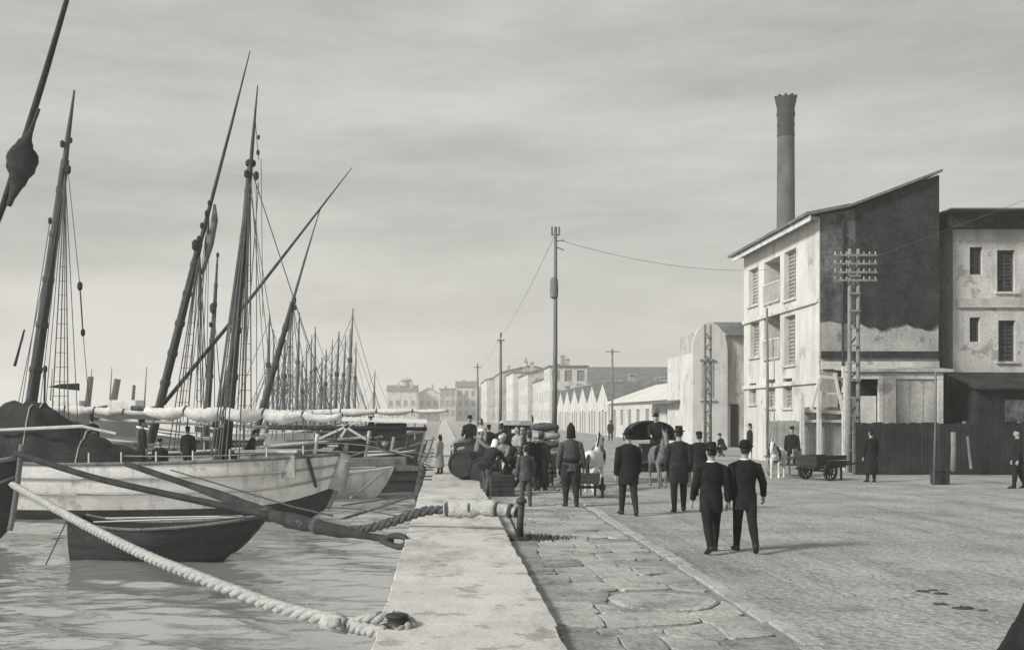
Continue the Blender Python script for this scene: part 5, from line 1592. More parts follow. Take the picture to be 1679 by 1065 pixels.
    # vent and collar
    if collar:
        mb = MB(); mb.loft([nb + ax * (.012 * h), nb + ax * (.026 * h) + hx * .004 * h], [(.044 * h, .043 * h), (.040 * h, .040 * h)], 14); mb.build('collar', collar, t, smooth=True, local=True)
    if sash:
        mb = MB(); mb.loft([T(0, .003, .035), T(0, .003, .085)], [(.112 * h, .086 * h), (.108 * h, .084 * h)], 16); mb.build('sash', sash, t, smooth=True, local=True)
    # hair
    mb = MB()
    mb.loft([K(-.030, -.035), K(-.026, -.012), K(-.014, .02), K(-.010, .046), K(-.007, .064), K(-.006, .071)],
            [(.036 * h, .024 * h), (.044 * h, .034 * h), (.0465 * h, .046 * h), (.043 * h, .048 * h), (.030 * h, .036 * h), (.008 * h, .01 * h)], 14, side=hs)
    mb.build('hair', hairm or m_hair, t, smooth=True, local=True)
    # headgear
    def ring(prof, m, nm, n=18, tilt=0.0):
        mb = MB(); mb.loft([K(-.004 + tilt * z, z) for r, z in prof], [(r * h * .93, r * h * 1.12) for r, z in prof], n, side=hs); return mb.build(nm, m, t, smooth=True, local=True)
    if hat == 'bowler':
        ring([(.050, .026), (.051, .040), (.050, .058), (.044, .074), (.030, .086), (.010, .090)], hatm, 'hat')
        mb = MB(); mb.loft([K(-.004, .016), K(-.004, .024), K(-.004, .034), K(-.004, .034)], [(.052 * h, .062 * h), (.073 * h, .082 * h), (.077 * h, .084 * h), (.052 * h, .062 * h)], 18, side=hs); mb.build('hat_brim', hatm, t, smooth=True, local=True)
    elif hat == 'fedora':
        ring([(.049, .024), (.050, .05), (.047, .075), (.042, .088), (.030, .092), (.016, .080)], hatm, 'hat')
        mb = MB(); n = 24; vs = []
        for rr_, zz in ((.048, .020), (.088, .026), (.090, .034), (.048, .040)):
            for k in range(n):
                a = 2 * PI * k / n; up_ = .014 * abs(math.cos(a)) ** 2 * (1 if rr_ > .06 else 0)
                vs.append(K(-.004 + rr_ * 1.12 * math.sin(a), zz + up_ - .006, rr_ * .98 * math.cos(a)))
        fs = [(i * n + k, i * n + (k + 1) % n, ((i + 1) % 4) * n + (k + 1) % n, ((i + 1) % 4) * n + k) for i in range(4) for k in range(n)]
        mb.add(vs, fs); mb.build('hat_brim', hatm, t, smooth=True, local=True)
        ring([(.0515, .028), (.0518, .042)], m_leather, 'hat_band')
    elif hat == 'fez':
        ring([(.047, .026), (.046, .05), (.040, .092), (.036, .100), (.01, .101)], hatm, 'fez')
        mb = MB(); mb.loft([K(0, .101), K(-.03, .1, .01), K(-.046, .07, .014)], [.004 * h, .005 * h, .008 * h], 6); mb.build('tassel', hatm, t, local=True)
    elif hat == 'hood':
        mb = MB(); mb.loft([K(-.02, -.075), K(-.018, -.03), K(-.010, .02), K(-.006, .062), K(0, .09), K(.004, .122)], [(.062 * h, .05 * h), (.055 * h, .055 * h), (.055 * h, .060 * h), (.050 * h, .054 * h), (.034 * h, .036 * h), (.012 * h, .014 * h)], 14, side=hs); mb.build('hood', hatm, t, smooth=True, local=True)
    elif hat == 'scarf':
        mb = MB(); mb.loft([K(-.03, -.085), K(-.022, -.04), K(-.010, .01), K(-.006, .05), K(-.004, .078)], [(.058 * h, .03 * h), (.052 * h, .042 * h), (.053 * h, .058 * h), (.046 * h, .052 * h), (.012 * h, .014 * h)], 14, side=hs); mb.build('headscarf', hatm, t, smooth=True, local=True)
    elif hat == 'turban':
        ring([(.050, .018), (.060, .03), (.064, .05), (.058, .07), (.040, .085), (.01, .09)], hatm, 'turban')
    elif hat == 'cap':
        ring([(.049, .026), (.055, .042), (.058, .058), (.050, .072), (.03, .08), (.01, .082)], hatm, 'cap')
        mb = MB(); mb.loft([K(.03, .030), K(.062, .026), K(.085, .018)], [(.042 * h, .004 * h), (.038 * h, .004 * h), (.02 * h, .003 * h)], 10, side=hs); mb.build('peak', hatm, t, smooth=True, local=True)
    elif hat == 'top':
        ring([(.049, .026), (.048, .05), (.047, .080), (.038, .090), (.01, .091)], hatm, 'hat')
        mb = MB(); mb.loft([K(-.004, .017), K(-.004, .024), K(-.004, .033), K(-.004, .034)], [(.052 * h, .062 * h), (.072 * h, .082 * h), (.076 * h, .084 * h), (.052 * h, .062 * h)], 18, side=hs); mb.build('hat_brim', hatm, t, smooth=True, local=True)
    return t

def stick(label, a, b, r=.012):
    mb = MB(); mb.loft([a, b], [r, r * .8], 6); tag(mb.build('walking_stick', m_dark), label, 'stick')

walkA = ((.20, .10), (-.24, .10)); walkB = ((-.18, .12), (.16, .06))
# the pair in front
g = G(1166, 905)
person('man in a broad-brimmed felt hat and black suit, walking close beside another', g, R(4), 1.63, ((-.34, .16), (.26, .04)), ((.22, .16, .2), (-.12, .20, .25)), hat='fedora', coat=m_black, tro=m_black, collar=m_shirt, voxel=.012, coat_len=.035, splay=.05)
g = G(1221, 904)
person('man in a black bowler and suit swinging one arm, beside the felt-hatted man', g, R(-2), 1.66, ((.24, .06), (-.30, .30)), ((-.1, .14, .15), (.28, .38, .2)), hat='bowler', coat=m_black, tro=m_black, collar=m_shirt, voxel=.012, coat_len=.03, splay=.0)
# men ahead
g = G(1030, 844)
person('man in a bowler and long dark overcoat walking alone near the kerb', g, R(3), 1.75, ((.24, .08), (-.22, .26)), ((-.1, .14, .3), (.2, .14, .3)), hat='bowler', coat=m_black, tro=m_black2, coat_len=.05, coat_w=1.14, collar=m_sackd, splay=.02, voxel=.014)
g = G(1113, 838)
person('man in a tall hat and charcoal overcoat, near the carriage horse', g, R(-3), 1.79, ((-.16, .10), (.18, .02)), ((.15, .12, .25), (-.05, .12, .25)), hat='top', coat=m_black2, tro=m_black2, coat_len=.07, coat_w=1.1, collar=m_sack, splay=.05, voxel=.014)
g = G(936, 830)
person('porter in a pointed hood, wool jacket and baggy breeches, seen from behind', g, R(2), 1.78, ((.05, .05), (-.06, .06)), ((.0, .22, .15), (.0, .24, .15)), hat='hood', hatm=m_black, coat=m_coatg, tro=m_black2, baggy=1.35, coat_w=1.12, coat_len=-.02, sash=m_black, splay=.04, voxel=.014)
g = G(1130, 812)
person('dark-clad man half hidden behind the tall-hatted man', g + Vector((.25, 0, 0)), R(0), 1.62, walkB, hat='cap', coat=m_black, voxel=.018)
# boy by the post
g = G(862, 829)
person('boy in a worn patched jacket standing behind the mooring post', g, R(8), 1.36, ((.02, .03), (-.06, .05)), ((.05, .16, .3), (.05, .14, .3)), hat='cap', hatm=m_sackd, coat=m_coatg, tro=m_trog, voxel=.014, splay=.04)
# workers by the barrel
g = G(797, 812)
person('worker with a white headcloth bending over beside the barrel', g, R(-35), 1.62, ((.25, .25), (-.05, .3)), ((.75, .15, .2), (.75, .15, .2)), lean=.85, head=.1, hat='scarf', hatm=m_shirt, coat=m_black2, tro=m_trog, voxel=.015)
g = G(832, 800)
person('worker in pale cotton stooping over the dark crate', g, R(150), 1.58, ((.2, .25), (.0, .3)), ((.8, .12, .2), (.8, .12, .2)), lean=.65, hat='turban', hatm=m_palecloth, coat=m_cloth, tro=m_palecloth, voxel=.015)
g = G(722, 783); g = Vector((-.12, 36.5, .11))
person('figure in a pale smock standing on the coping by the barrel', g, R(60), 1.28, ((.02, .02), (-.04, .04)), hat='scarf', hatm=m_black, coat=m_sack, robe=m_sack, robe_len=.72, voxel=.018)
g = G(888, 803)
person('figure in a long dark robe standing next to the stacked sacks', g, R(-20), 1.55, robe=m_black2, robe_len=.88, hat='turban', hatm=m_sackd, coat=m_black2, voxel=.016)
g = G(876, 806)
person('dark porter squeezed between the boy and the robed figure', g + Vector((-.1, .5, 0)), R(20), 1.6, walkA, coat=m_black, hat='fez', hatm=m_sackd, voxel=.018)
g = Vector((2.3, 34.2, 0))
person('bareheaded man in a pale shirt beyond the stooping workers', g, R(120), 1.7, walkA, coat=m_sack, tro=m_dark, hat=None, voxel=.018)

g = Vector((1.75, 31.6, 0))
person('dark-capped worker standing upright behind the slatted crate', g, R(-140), 1.6, ((.05, .05), (-.05, .1)), ((.5, .2, .5), (.5, .2, .5)), coat=m_black2, tro=m_black, hat='cap', voxel=.018)
g = Vector((1.05, 35.2, 0))
person('white-capped worker reaching over the bales next to the dark cart', g, R(-100), 1.6, ((.1, .1), (-.1, .1)), ((.9, .2, .2), (.9, .2, .2)), lean=.3, coat=m_cloth, tro=m_black, hat='turban', hatm=m_shirt, voxel=.018)
g = Vector((3.35, 33.0, 0))
person('pale-shirted porter right beside the stacked sacks', g, R(60), 1.64, walkA, coat=m_palecloth, tro=m_trog, hat='fez', hatm=m_black, voxel=.018)
person('squat worker in black crouching by the low crate', Vector((1.62, 28.6, 0)), R(-60), 1.55, ((1.2, 1.9), (1.0, 1.8)), ((.8, .2, .4), (.8, .2, .4)), lean=.5, coat=m_black, tro=m_black2, hat='scarf', hatm=m_black, voxel=.018)
person('turbaned porter in dark clothes behind the pale bale', Vector((2.55, 35.6, 0)), R(150), 1.62, walkB, coat=m_black2, tro=m_black, hat='turban', hatm=m_sack, voxel=.02)
person('fez-wearing man in black at the closed carriage', Vector((2.2, 41.5, 0)), R(-30), 1.7, walkA, coat=m_black, tro=m_black, hat='fez', hatm=m_black, voxel=.022)
person('man in a dark cap walking on the pavement beyond the dark cart', Vector((1.8, 43.5, 0)), R(10), 1.66, walkB, coat=m_black, tro=m_black2, hat='cap', voxel=.022)
# far strollers
for k, (px, py, lab, hatk, cm_) in enumerate(((1001, 722, 'tiny distant stroller before the gabled warehouses', 'cap', m_black2), (1187, 748, 'dark figure crouching on the road before the curved gable', 'cap', m_black), (1229, 752, 'dark figure standing by the whitewashed house front', 'fez', m_black))):
    g = G(px, py)
    person(lab, g, R(40 * k), 1.62 if k != 1 else 1.5, ((1.3, 1.9), (1.1, 1.9)) if k == 1 else walkA, lean=.5 if k == 1 else 0, hat=hatk, coat=cm_, voxel=.03)
g = G(1398, 772)
person('man in dark clothes leaning beside the double telegraph pole', g + Vector((0, -.3, 0)), R(150), 1.68, ((.02, .02), (-.04, .04)), coat=m_black, hat='cap', voxel=.02)
g = G(1428, 790)
person('stout figure in a long black coat before the black hoarding', g, R(10), 1.6, ((.02, .02), (.0, .02)), robe=m_black, robe_len=.70, coat=m_black, hat='cap', voxel=.018, splay=.05)
g = G(1668, 800)
person('dark figure at the frame edge before the black hoarding', g, R(80), 1.66, walkA, coat=m_black, tro=m_black, hat='fez', voxel=.02)
# near passer-by, mostly out of frame
person('passer-by in a long black cloak cut off by the frame edge', (5.02, 8.9, 0), R(15), 1.62, robe=m_black, robe_len=.93, flare=2.5, coat=m_black, skin=m_black, hat='scarf', hatm=m_black, voxel=.016, arms=((.05, .12, .3), (.05, .12, .3)))

# sailors on the boats
def on_deck(label, px, Y, z, H, rz, **k):
    person(label, ((px - VX) / FPX * Y, Y, z), rz, H, group='sailors aboard the boats', voxel=.022, **k)
on_deck('sailor standing upright on the white boat beside the tarpaulin', 233, 33.2, .24, 1.66, R(-60), coat=m_black2, tro=m_black, hat='cap')
on_deck('sailor with pale sleeves standing amidships on the white boat', 308, 33.2, .24, 1.45, R(0), coat=m_black, tro=m_black, hat='cap')
on_deck('sailor standing at the mast foot of the white boat', 366, 32.9, .24, 1.72, R(30), coat=m_black, tro=m_black, hat='fez')
on_deck('sailor leaning forward near the white boat deck house', 405, 33.4, .24, 1.4, R(-70), lean=.5, legs=((.3, .4), (.0, .3)), coat=m_black, tro=m_black, hat='cap')
on_deck('sailor sitting low on the white boat between two standing men', 262, 33.1, .24, 1.6, R(180), legs=((1.5, 1.5), (1.4, 1.5)), hipz=.32, coat=m_black, tro=m_black, hat='cap')
on_deck('sailor standing on the grey boat with the raked mast', 150, 37.6, .42, 1.6, R(20), coat=m_black2, tro=m_black, hat='fez')
on_deck('boatman working on the lighter beyond the barge', 612, 50, .55, 1.45, R(60), coat=m_black2, tro=m_black, hat='cap', lean=.3)

# ------------------------------------------------------------------ barrel, crates, sacks
def barrel(label, c, r, ln, axis, group=None):
    t = thing('barrel', label, 'barrel', (c[0], c[1], c[2] - r), group=group)
    c = Vector(c); d = Vector(axis).normalized(); n = 12
    u = d.cross(Vector((0, 0, 1))).normalized(); w = u.cross(d)
    ns = 20
    prof = [(-.5, .84), (-.3, .95), (0, 1.0), (.3, .95), (.5, .84)]
    for k in range(ns):
        a0, a1 = 2 * PI * (k + .04) / ns, 2 * PI * (k + .96) / ns
        vs = []
        for f, q in prof:
            for rr_ in (r * q, r * q - .03):
                for a in (a0, a1): vs.append(c + d * (f * ln) + (u * math.cos(a) + w * math.sin(a)) * rr_)
        fs = []
        for i in range(len(prof) - 1):
            b = i * 4; fs += [(b, b + 1, b + 5, b + 4), (b + 2, b + 6, b + 7, b + 3), (b, b + 4, b + 6, b + 2), (b + 1, b + 3, b + 7, b + 5)]
        fs += [(0, 2, 3, 1), (len(vs) - 4, len(vs) - 3, len(vs) - 1, len(vs) - 2)]
        mb = MB(); mb.add(vs, fs); mb.build('stave', m_dark, t)
    for f in (-.44, -.18, .18, .44):
        q = 1.0 - .16 * (abs(f) / .5) ** 2 + .012
        mb = MB(); mb.loft([c + d * (f * ln - .025), c + d * (f * ln + .025)], r * q, 28, side=u, cap=False); mb.build('hoop', m_iron, t)
    for f in (-.46, .46):
        mb = MB(); mb.loft([c + d * (f * ln), c + d * (f * ln + .02)], r * .82, 24, side=u); mb.build('head', m_hulld, t)
c = P(763, 770, 33.5)
barrel('large dark barrel lying on its side across the end of the coping', (c.x, 33.5, .56), .46, .95, (.35, 1, 0), 'barrels by the workers')
barrel('second dark barrel lying behind the bending worker', (1.25, 33.0, .40), .40, .85, (.6, 1, 0), 'barrels by the workers')

def crate(label, c, s, rz, m):
    t = thing('crate', label, 'crate', (c[0], c[1], c[2]), rz)
    mb = MB(); mb.box((0, 0, s[2] / 2), (s[0] - .05, s[1] - .05, s[2] - .02)); mb.build('lining', m_hulld, t, local=True)
    n = 4
    for i in range(n):
        z = s[2] * (i + .5) / n; hh = s[2] / n - .015
        for yy in (-s[1] / 2, s[1] / 2):
            mb = MB(); mb.box((0, yy, z), (s[0], .025, hh)); mb.build('slat', m, t, local=True)
        for xx in (-s[0] / 2, s[0] / 2):
            mb = MB(); mb.box((xx, 0, z), (.025, s[1] - .03, hh)); mb.build('slat', m, t, local=True)
    for i in range(4):
        mb = MB(); mb.box((0, -s[1] / 2 + s[1] * (i + .5) / 4, s[2] + .01), (s[0], s[1] / 4 - .015, .025)); mb.build('lid_slat', m, t, local=True)
g = G(822, 814)
crate('black slatted crate on the pavement at the stooping workers', (g.x, g.y + .3, 0), (.58, .5, .5), R(12), m_dark)
crate('low dark crate between the barrel and the stooping worker', (1.35, 29.3, 0), (.6, .5, .5), R(-20), m_dark)

def sack(label, c, s, rz, m, group):
    rr_ = random.Random(int(c[0] * 999 + c[2] * 77)); mb = MB()
    n = 12
    pts, rad = [], []
    for i in range(n + 1):
        k = i / n; q = (math.sin(PI * (k * .94 + .03)) ** .4)
        pts.append((-s[0] / 2 + s[0] * k, .03 * math.sin(k * 5), s[2] / 2 + .01 * rr_.uniform(-1, 1))); rad.append((s[1] / 2 * q * rr_.uniform(.95, 1.05), s[2] / 2 * q))
    mb.loft(pts, rad, 12, side=(0, 1, 0), power=.8)
    t = thing('sack', label, 'sack', c, rz, group)
    mb.build('bag', m, t, smooth=True, local=True)
    mb = MB(); mb.loft([(s[0] / 2 - .06, .0, s[2] / 2), (s[0] / 2 - .02, .0, s[2] / 2)], [(s[1] * .28, s[2] * .28), (s[1] * .34, s[2] * .34)], 10, side=(0, 1, 0)); mb.build('tied_neck', m_roped, t, local=True)
# sacks stacked on a handcart beside the robed figure
def wheel(t, c, r, ax='x', m=None, w=.06, spokes=10):
    c = Vector(c); a = Vector((1, 0, 0)) if ax == 'x' else Vector((0, 1, 0)); u = Vector((0, 1, 0)) if ax == 'x' else Vector((1, 0, 0)); z = Vector((0, 0, 1))
    n = 26; vs = []
    for rr_ in (r, r - .055):
        for s in (-1, 1):
            for k in range(n):
                an = 2 * PI * k / n; vs.append(c + a * (s * w / 2) + (u * math.cos(an) + z * math.sin(an)) * rr_)
    fs = []
    for k in range(n):
        k2 = (k + 1) % n
        fs += [(k, k2, n + k2, n + k), (2 * n + k, 3 * n + k, 3 * n + k2, 2 * n + k2), (k, 2 * n + k, 2 * n + k2, k2), (n + k, n + k2, 3 * n + k2, 3 * n + k)]
    mb = MB(); mb.add(vs, fs); wh = mb.build('wheel', m or m_dark, t, local=True)
    mb = MB(); mb.loft([c - a * (w * 1.3), c - a * (w * .8), c + a * (w * .8), c + a * (w * 1.3)], [.05, .09, .09, .05], 12, side=u); mb.build('hub', m or m_dark, wh, local=True)
    mb = MB()
    for k in range(spokes):
        an = 2 * PI * k / spokes; d = u * math.cos(an) + z * math.sin(an); mb.bar(c + d * .06, c + d * (r - .04), .035, .035, up=a)
    o = mb.build('spokes', m or m_dark, wh, local=True)

def handcart(label, loc, rz, L_=1.5, W_=.95, r=.38, m=None, sides=.35, cat='cart', bed=.45):
    t = thing('handcart', label, cat, loc, rz)
    m = m or m_dark
    n = 5
    for i in range(n):
        mb = MB(); mb.box((-W_ / 2 + W_ * (i + .5) / n, 0, bed), (W_ / n - .01, L_, .04)); mb.build('floor_plank', m, t, local=True)
    for s in (-1, 1):
        for k in range(2):
            mb = MB(); mb.box((s * W_ / 2, 0, bed + .05 + sides * (k + .5) / 2), (.03, L_, sides / 2 - .012)); mb.build('side_board', m, t, local=True)
        mb = MB(); mb.bar((s * W_ * .42, -L_ / 2 - .1, bed - .05), (s * W_ * .3, L_ / 2 + 1.0, bed + .12), .06); mb.build('shaft', m, t, local=True)
        wheel(t, (s * (W_ / 2 + .09), -L_ * .12, r), r, 'x', m)
    mb = MB(); mb.box((0, -L_ / 2, bed + .05 + sides / 2), (W_, .03, sides)); mb.build('tail_board', m, t, local=True)
    mb = MB(); mb.bar((-W_ / 2 - .05, -L_ * .12, r), (W_ / 2 + .05, -L_ * .12, r), .06); mb.build('axle', m, t, local=True)
    for s in (-1, 1):
        mb = MB(); mb.bar((s * W_ * .36, L_ * .42, 0), (s * W_ * .36, L_ * .42, bed), .05); mb.build('prop', m, t, local=True)
    return t
hx, hy = 2.95, 31.2
handcart('dark handcart loaded with stacked sacks at the kerb', (hx, hy, 0), R(8), 1.5, .85, .42, m_dark, .3, bed=.55)
names = ['lowest', 'second', 'third', 'fourth', 'topmost']
for k in range(5):
    z = .60 + k * .245
    sack('dark stuffed sack on the handcart at the kerb, ' + ('lowest of its stack' if k == 0 else 'topmost of its stack' if k == 4 else names[k] + ' from the bottom'), (hx - .05 + .04 * math.sin(k * 3), hy, z), (.78, .58, .25), R(6 * math.sin(k * 2)), m_sackd if k % 2 == 0 else m_sack, 'sacks stacked on the handcart')
# dark wagon with a seated driver, near the coping
t = handcart('dark cart with raised sides behind the large barrel', (.95, 38.6, 0), R(0), 2.0, 1.15, .5, m_dark, .5, bed=.55)
person('driver in a dark coat and hat sitting up on the dark cart', (.92, 38.2, 1.08), R(170), 1.66, ((1.35, 1.4), (1.3, 1.4)), ((.5, .1, .7), (.5, .1, .7)), hipz=.14, coat=m_black, tro=m_black, hat='bowler', voxel=.02)
person('bareheaded passenger in a pale shawl perched next to the driver', (1.32, 38.9, 1.06), R(150), 1.5, ((1.35, 1.4), (1.3, 1.4)), hipz=.14, coat=m_sack, tro=m_black2, hat='scarf', hatm=m_coatg, voxel=.02)
sack('pale bale lying behind the stooping workers', (2.0, 34.0, .0), (1.2, .7, .62), R(20), m_sack, 'bales by the carts')
sack('dark bale heaped on the pale one near the kerb', (2.2, 34.0, .60), (1.1, .65, .5), R(-15), m_sackd, 'bales by the carts')
sack('pale bale beyond the large barrel', (.95, 35.9, .12), (.9, .6, .5), R(60), m_sack, 'bales by the carts')

for k in range(4):
    sack('%s sack thrown on the dark cart beside its driver, %s' % (('pale', 'dark')[k % 2], ('at the tail', 'over the tail board', 'under the passenger', 'on top of the load')[k]), (.62 + .3 * (k % 2), 37.75 + .28 * (k // 2), .72 + .24 * (k // 2)), (.7, .45, .3), R(25 * k), (m_sack, m_sackd)[k % 2], 'sacks on the dark cart')
# ------------------------------------------------------------------ closed carriage and the open landau, horses
def carriage(label, loc, rz, kind='closed'):
    t = thing('carriage', label, 'carriage', loc, rz)
    W_ = 1.25
    # body
    mb = MB(); mb.loft([(0, -.85, .95), (0, -.75, .62), (0, .2, .55), (0, .75, .70), (0, .95, 1.1)], [(W_ * .42, .12), (W_ * .48, .25), (W_ * .5, .28), (W_ * .46, .25), (W_ * .4, .1)], 12, side=(1, 0, 0), power=.6); mb.build('body', m_leather, t, smooth=True, local=True)
    for s in (-1, 1):
        wheel(t, (s * (W_ / 2 + .12), -.75, .5), .5, 'x', m_leather, spokes=12); wheel(t, (s * (W_ / 2 + .06), .95, .38), .38, 'x', m_leather, spokes=10)
        mb = MB(); mb.bar((s * .45, 1.0, .6), (s * .38, 2.6, .75), .05); mb.build('shaft', m_dark, t, local=True)
    for yy, z in ((-.75, .5), (.95, .38)):
        mb = MB(); mb.bar((-W_ / 2 - .1, yy, z), (W_ / 2 + .1, yy, z), .06); mb.build('axle', m_iron, t, local=True)
    mb = MB(); mb.box((0, .85, 1.12), (.95, .4, .12)); mb.build('driver_seat', m_leather, t, local=True)
    mb = MB(); mb.box((0, 1.2, .9), (.95, .05, .5)); mb.build('dashboard', m_leather, t, local=True)
    if kind == 'closed':
        mb = MB(); w2 = W_ / 2 * .98
        mb.prism([(-w2, -.9, 1.0), (w2, -.9, 1.0), (w2 * 1.02, -.95, 1.62), (-w2 * 1.02, -.95, 1.62)], (0, 1.5, 0)); mb.build('cabin', m_leather, t, local=True)
        mb = MB(); mb.prism([(-w2 * 1.08, -1.05, 1.64), (w2 * 1.08, -1.05, 1.64), (w2, -1.05, 1.80), (0, -1.05, 1.84), (-w2, -1.05, 1.80)], (0, 1.75, 0)); mb.build('roof', m_plaster2, t, local=True)
        mb = MB(); mb.box((-.12, -.96, 1.38), (.2, .04, .15)); mb.build('rear_window', m_shirt, t, local=True)
        mb = MB(); mb.loft([(w2 * 1.02, -.95, 1.5), (w2 * 1.06, -1.0, 1.9), (w2 * 1.02, -1.0, 2.05)], [.03, .045, .02], 6); mb.build('lamp', m_leather, t, local=True)
    else:
        # folding hood, arched across
        n = 16; vs = []
        for j, (yy, k) in enumerate(((-.95, .80), (-.7, 1.0), (-.2, 1.05), (.25, 1.02))):
            for i in range(n + 1):
                a = PI * i / n
                vs.append((.72 * k * math.copysign(abs(math.cos(a)) ** .8, math.cos(a)), yy, 1.25 + .58 * k * math.sin(a) ** .7))
        fs = [(j * (n + 1) + i, j * (n + 1) + i + 1, (j + 1) * (n + 1) + i + 1, (j + 1) * (n + 1) + i) for j in range(3) for i in range(n)]
        fs.append(tuple(range(n + 1)))
        mb = MB(); mb.add(vs, fs); mb.build('hood', m_leather, t, smooth=True, local=True)
        for yy, k in ((-.7, 1.01), (-.2, 1.06), (.25, 1.03)):
            mb = MB(); mb.loft([(.72 * k * math.copysign(abs(math.cos(PI * i / n)) ** .8, math.cos(PI * i / n)), yy, 1.25 + .58 * k * math.sin(PI * i / n) ** .7) for i in range(n + 1)], .02, 6, side=(0, 1, 0)); mb.build('hood_bow', m_iron, t, local=True)
        mb = MB(); mb.box((0, -.3, .95), (1.0, .5, .18)); mb.build('seat', m_coatg, t, local=True)
    return t
carriage('closed black carriage with a pale roof and tiny rear window in the crowd', (3.05, 46.5, 0), R(0))
carriage('open hooded carriage coming up the road behind its horse', (6.45, 34.2, 0), R(180), 'open')
person('coachman sitting high on the hooded carriage', (6.45, 33.35, 1.16), R(180), 1.66, ((1.4, 1.3), (1.4, 1.3)), ((.6, .1, .7), (.6, .1, .7)), hipz=.13, coat=m_black, tro=m_black, hat='bowler', voxel=.02)

def horse(label, loc, rz, m, sc=1.0, blinkers=True, head_down=.0, step=.12, name='horse'):
    """faces +Y before rz"""
    t = thing(name, label, name, loc, rz)
    b = MB()
    V = lambda x, y, z: Vector((x, y, z)) * sc
    b.loft([V(0, -.78, 1.12), V(0, -.68, 1.10), V(0, -.45, 1.07), V(0, -.1, 1.02), V(0, .3, 1.03), V(0, .58, 1.10), V(0, .74, 1.15)], [(.10 * sc, .14 * sc), (.21 * sc, .26 * sc), (.27 * sc, .30 * sc), (.28 * sc, .30 * sc), (.26 * sc, .32 * sc), (.20 * sc, .29 * sc), (.10 * sc, .17 * sc)], 16)
    hd = head_down
    b.loft([V(0, .52, 1.16), V(0, .74, 1.36 - hd * .3), V(0, .90, 1.60 - hd * .7), V(0, .96, 1.74 - hd)], [(.15 * sc, .25 * sc), (.12 * sc, .19 * sc), (.09 * sc, .14 * sc), (.075 * sc, .10 * sc)], 12)
    b.loft([V(0, .90, 1.80 - hd), V(0, 1.00, 1.73 - hd), V(0, 1.14, 1.55 - hd), V(0, 1.26, 1.36 - hd), V(0, 1.31, 1.28 - hd)], [(.07 * sc, .08 * sc), (.10 * sc, .125 * sc), (.085 * sc, .10 * sc), (.06 * sc, .068 * sc), (.05 * sc, .04 * sc)], 12)
    for s in (-1, 1):
        b.loft([V(s * .055, .92, 1.83 - hd), V(s * .075, .91, 1.92 - hd), V(s * .07, .93, 1.98 - hd)], [.03 * sc, .03 * sc, .008 * sc], 6)
        # front leg: elbow, wrist, fetlock, hoof
        d = step * s
        b.loft([V(s * .15, .50, 1.0), V(s * .15, .50 + d * .3, .80), V(s * .14, .52 + d * .8, .52), V(s * .14, .52 + d * .9, .30), V(s * .14, .52 + d, .12), V(s * .14, .55 + d, .0)], [(.10 * sc, .13 * sc), (.085 * sc, .10 * sc), (.055 * sc, .06 * sc), (.038 * sc, .042 * sc), (.042 * sc, .045 * sc), (.062 * sc, .07 * sc)], 10)
        # hind leg: stifle forward, hock backward
        b.loft([V(s * .15, -.50, 1.05), V(s * .16, -.42 - d * .2, .82), V(s * .15, -.66 - d * .7, .50), V(s * .15, -.64 - d * .9, .30), V(s * .15, -.62 - d, .12), V(s * .15, -.58 - d, .0)], [(.14 * sc, .20 * sc), (.11 * sc, .15 * sc), (.055 * sc, .07 * sc), (.042 * sc, .046 * sc), (.045 * sc, .048 * sc), (.064 * sc, .07 * sc)], 10)
    o = bpy.data.objects.new('body', remeshed(b, [m], .025 * sc, 'body', 3)); link(o, t)
    mb = MB(); mb.loft([V(0, .56, 1.42), V(0, .72, 1.58 - hd * .3), V(0, .86, 1.78 - hd * .7), V(0, .92, 1.88 - hd), V(0, 1.02, 1.82 - hd)], [(.03 * sc, .06 * sc)] * 4 + [(.02 * sc, .03 * sc)], 8); mb.build('mane', m_hair, t, smooth=True, local=True)
    mb = MB(); mb.loft([V(0, -.76, 1.22), V(0, -.90, 1.10), V(0, -.96, .75), V(0, -.92, .45)], [.03 * sc, .06 * sc, .07 * sc, .015 * sc], 8); mb.build('tail', m_hair, t, smooth=True, local=True)
    n = 20; c = [V(.24 * math.cos(2 * PI * k / n), .60 + .10 * math.sin(2 * PI * k / n), 1.10 + .36 * math.sin(2 * PI * k / n)) for k in range(n + 1)]
    mb = MB(); mb.loft(c, .05 * sc, 6); mb.build('collar', m_leather, t, smooth=True, local=True)
    mb = MB()
    mb.loft([V(.095, 1.02, 1.74 - hd), V(.075, 1.22, 1.44 - hd), V(0, 1.27, 1.43 - hd), V(-.075, 1.22, 1.44 - hd), V(-.095, 1.02, 1.74 - hd), V(0, .99, 1.88 - hd), V(.095, 1.02, 1.74 - hd)], .012 * sc, 5)
    if blinkers:
        for s in (-1, 1): mb.box(V(s * .115, 1.06, 1.68 - hd), (.015, .12 * sc, .11 * sc))
    mb.build('bridle', m_leather, t, local=True)
    return t
g = G(1071, 799)
horse('bay carriage horse trotting head-on between the two overcoated men', (6.15, 31.3, 0), R(180), m_horsed, .86, step=.16)
horse('white carthorse partly hidden behind the hooded porter', (4.05, 29.6, 0), R(-20), m_horsew, .82)
horse('small white donkey harnessed at the roadside before the board fence', (10.85, 35.6, 0), R(150), m_horsew, .72, head_down=.15, name='donkey')
t = handcart('pale two-wheeled cart drawn by the white donkey', (11.45, 36.9, 0), R(150), 1.3, .85, .38, m_palefence, .28, bed=.6)
person('driver in black sitting on the donkey cart', (11.72, 36.9, .78), R(160), 1.55, ((1.4, 1.2), (1.4, 1.2)), hipz=.13, coat=m_black, tro=m_black, hat='cap', voxel=.02)
handcart('low black two-wheeled cart standing beside the donkey cart', (11.95, 34.7, 0), R(-60), 1.35, .8, .30, m_hulld, .32, bed=.42)
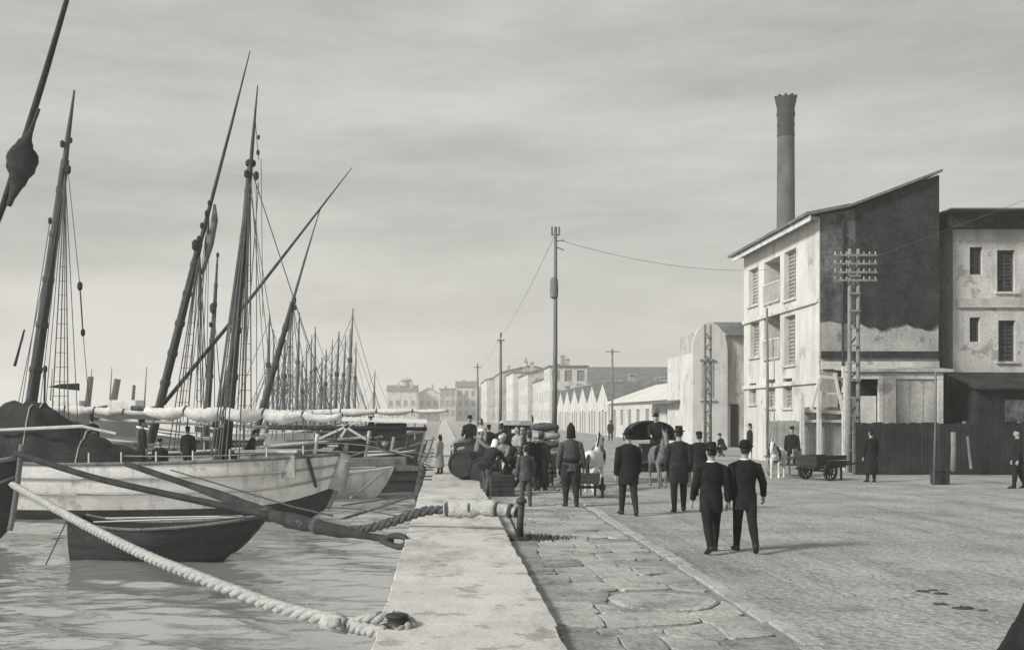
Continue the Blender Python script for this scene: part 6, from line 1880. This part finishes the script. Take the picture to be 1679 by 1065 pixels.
handcart('dark handcart just beyond the hooded porter', (3.62, 27.4, 0), R(-6), 1.0, .5, .26, m_dark, .2, bed=.38)

# ------------------------------------------------------------------ bits on the road
rd = random.Random(2)
for k, (px, py, s) in enumerate(((1512, 969, .13), (1530, 967, .10), (1543, 973, .14), (1542, 990, .13), (1580, 997, .18), (1612, 1000, .09))):
    g = G(px, py)
    lab = ['dung clod nearest the middle of the road, first of the scatter', 'small flat dung clod between two larger ones', 'dung clod close behind the small flat one', 'dung clod lying by itself below the first three', 'largest dark dung clod on the open road', 'smallest dung clod nearest the cloaked passer-by'][k]
    mb = MB(); n = 10; pr = [(.0, 1.0), (.3, .95), (.65, .75), (.9, .35)]
    vs = []
    for z, q in pr:
        for i in range(n):
            a = 2 * PI * i / n; w = .5 * s * q * rd.uniform(.8, 1.2); vs.append((g.x + w * math.cos(a) * 1.3, g.y + w * math.sin(a), z * s * .16 * rd.uniform(.5, 1.4) - .003))
    fs = [(j * n + i, j * n + (i + 1) % n, (j + 1) * n + (i + 1) % n, (j + 1) * n + i) for j in range(3) for i in range(n)] + [tuple(range(3 * n, 4 * n))]
    mb.add(vs, fs); tag(mb.build('dung_clod', m_dung, smooth=True), lab, 'dung', 'dung clods on the road')
vs, fs = [], []
for _ in range(5200):
    x = rd.uniform(3.5, 13); yv = 7.5 + 30 * rd.random() ** 1.6; s = .006 + .026 * rd.random() ** 3
    k = len(vs); a = rd.uniform(0, PI)
    for i in range(4): vs.append((x + s * math.cos(a + i * PI / 2), yv + s * math.sin(a + i * PI / 2), 0.0))
    vs.append((x, yv, s * .7)); fs += [(k + i, k + (i + 1) % 4, k + 4) for i in range(4)]
mb = MB(); mb.add(vs, fs); 
for _ in range(900):
    x = rd.uniform(1.2, 13); yv = 7.5 + 26 * rd.random() ** 1.5; k = len(mb.v); a = rd.uniform(0, PI); ln = rd.uniform(.03, .09); w = .004
    d = Vector((math.cos(a), math.sin(a), 0)) * ln; e = Vector((-math.sin(a), math.cos(a), 0)) * w; c = Vector((x, yv, .014))
    mb.add([c - d - e, c + d - e, c + d + e, c - d + e], [(0, 1, 2, 3)])
tag(mb.build('gravel', m_flag2, fix=False), 'loose gravel scattered over the road', 'gravel', kind='stuff')

# ------------------------------------------------------------------ haze over the harbour
mb = MB(); mb.box((0, 690, 20), (1900, 1500, 46))
m = bpy.data.materials.new('haze'); m.use_nodes = True
m.node_tree.nodes.remove(m.node_tree.nodes['Principled BSDF'])
v = m.node_tree.nodes.new('ShaderNodeVolumePrincipled')
v.inputs['Color'].default_value = (0.97, 0.96, 0.93, 1)
v.inputs['Density'].default_value = 0.0009
m.node_tree.links.new(v.outputs['Volume'], m.node_tree.nodes['Material Output'].inputs['Volume'])
tag(mb.build('haze', m), 'pale haze lying over the harbour', 'haze', kind='stuff')
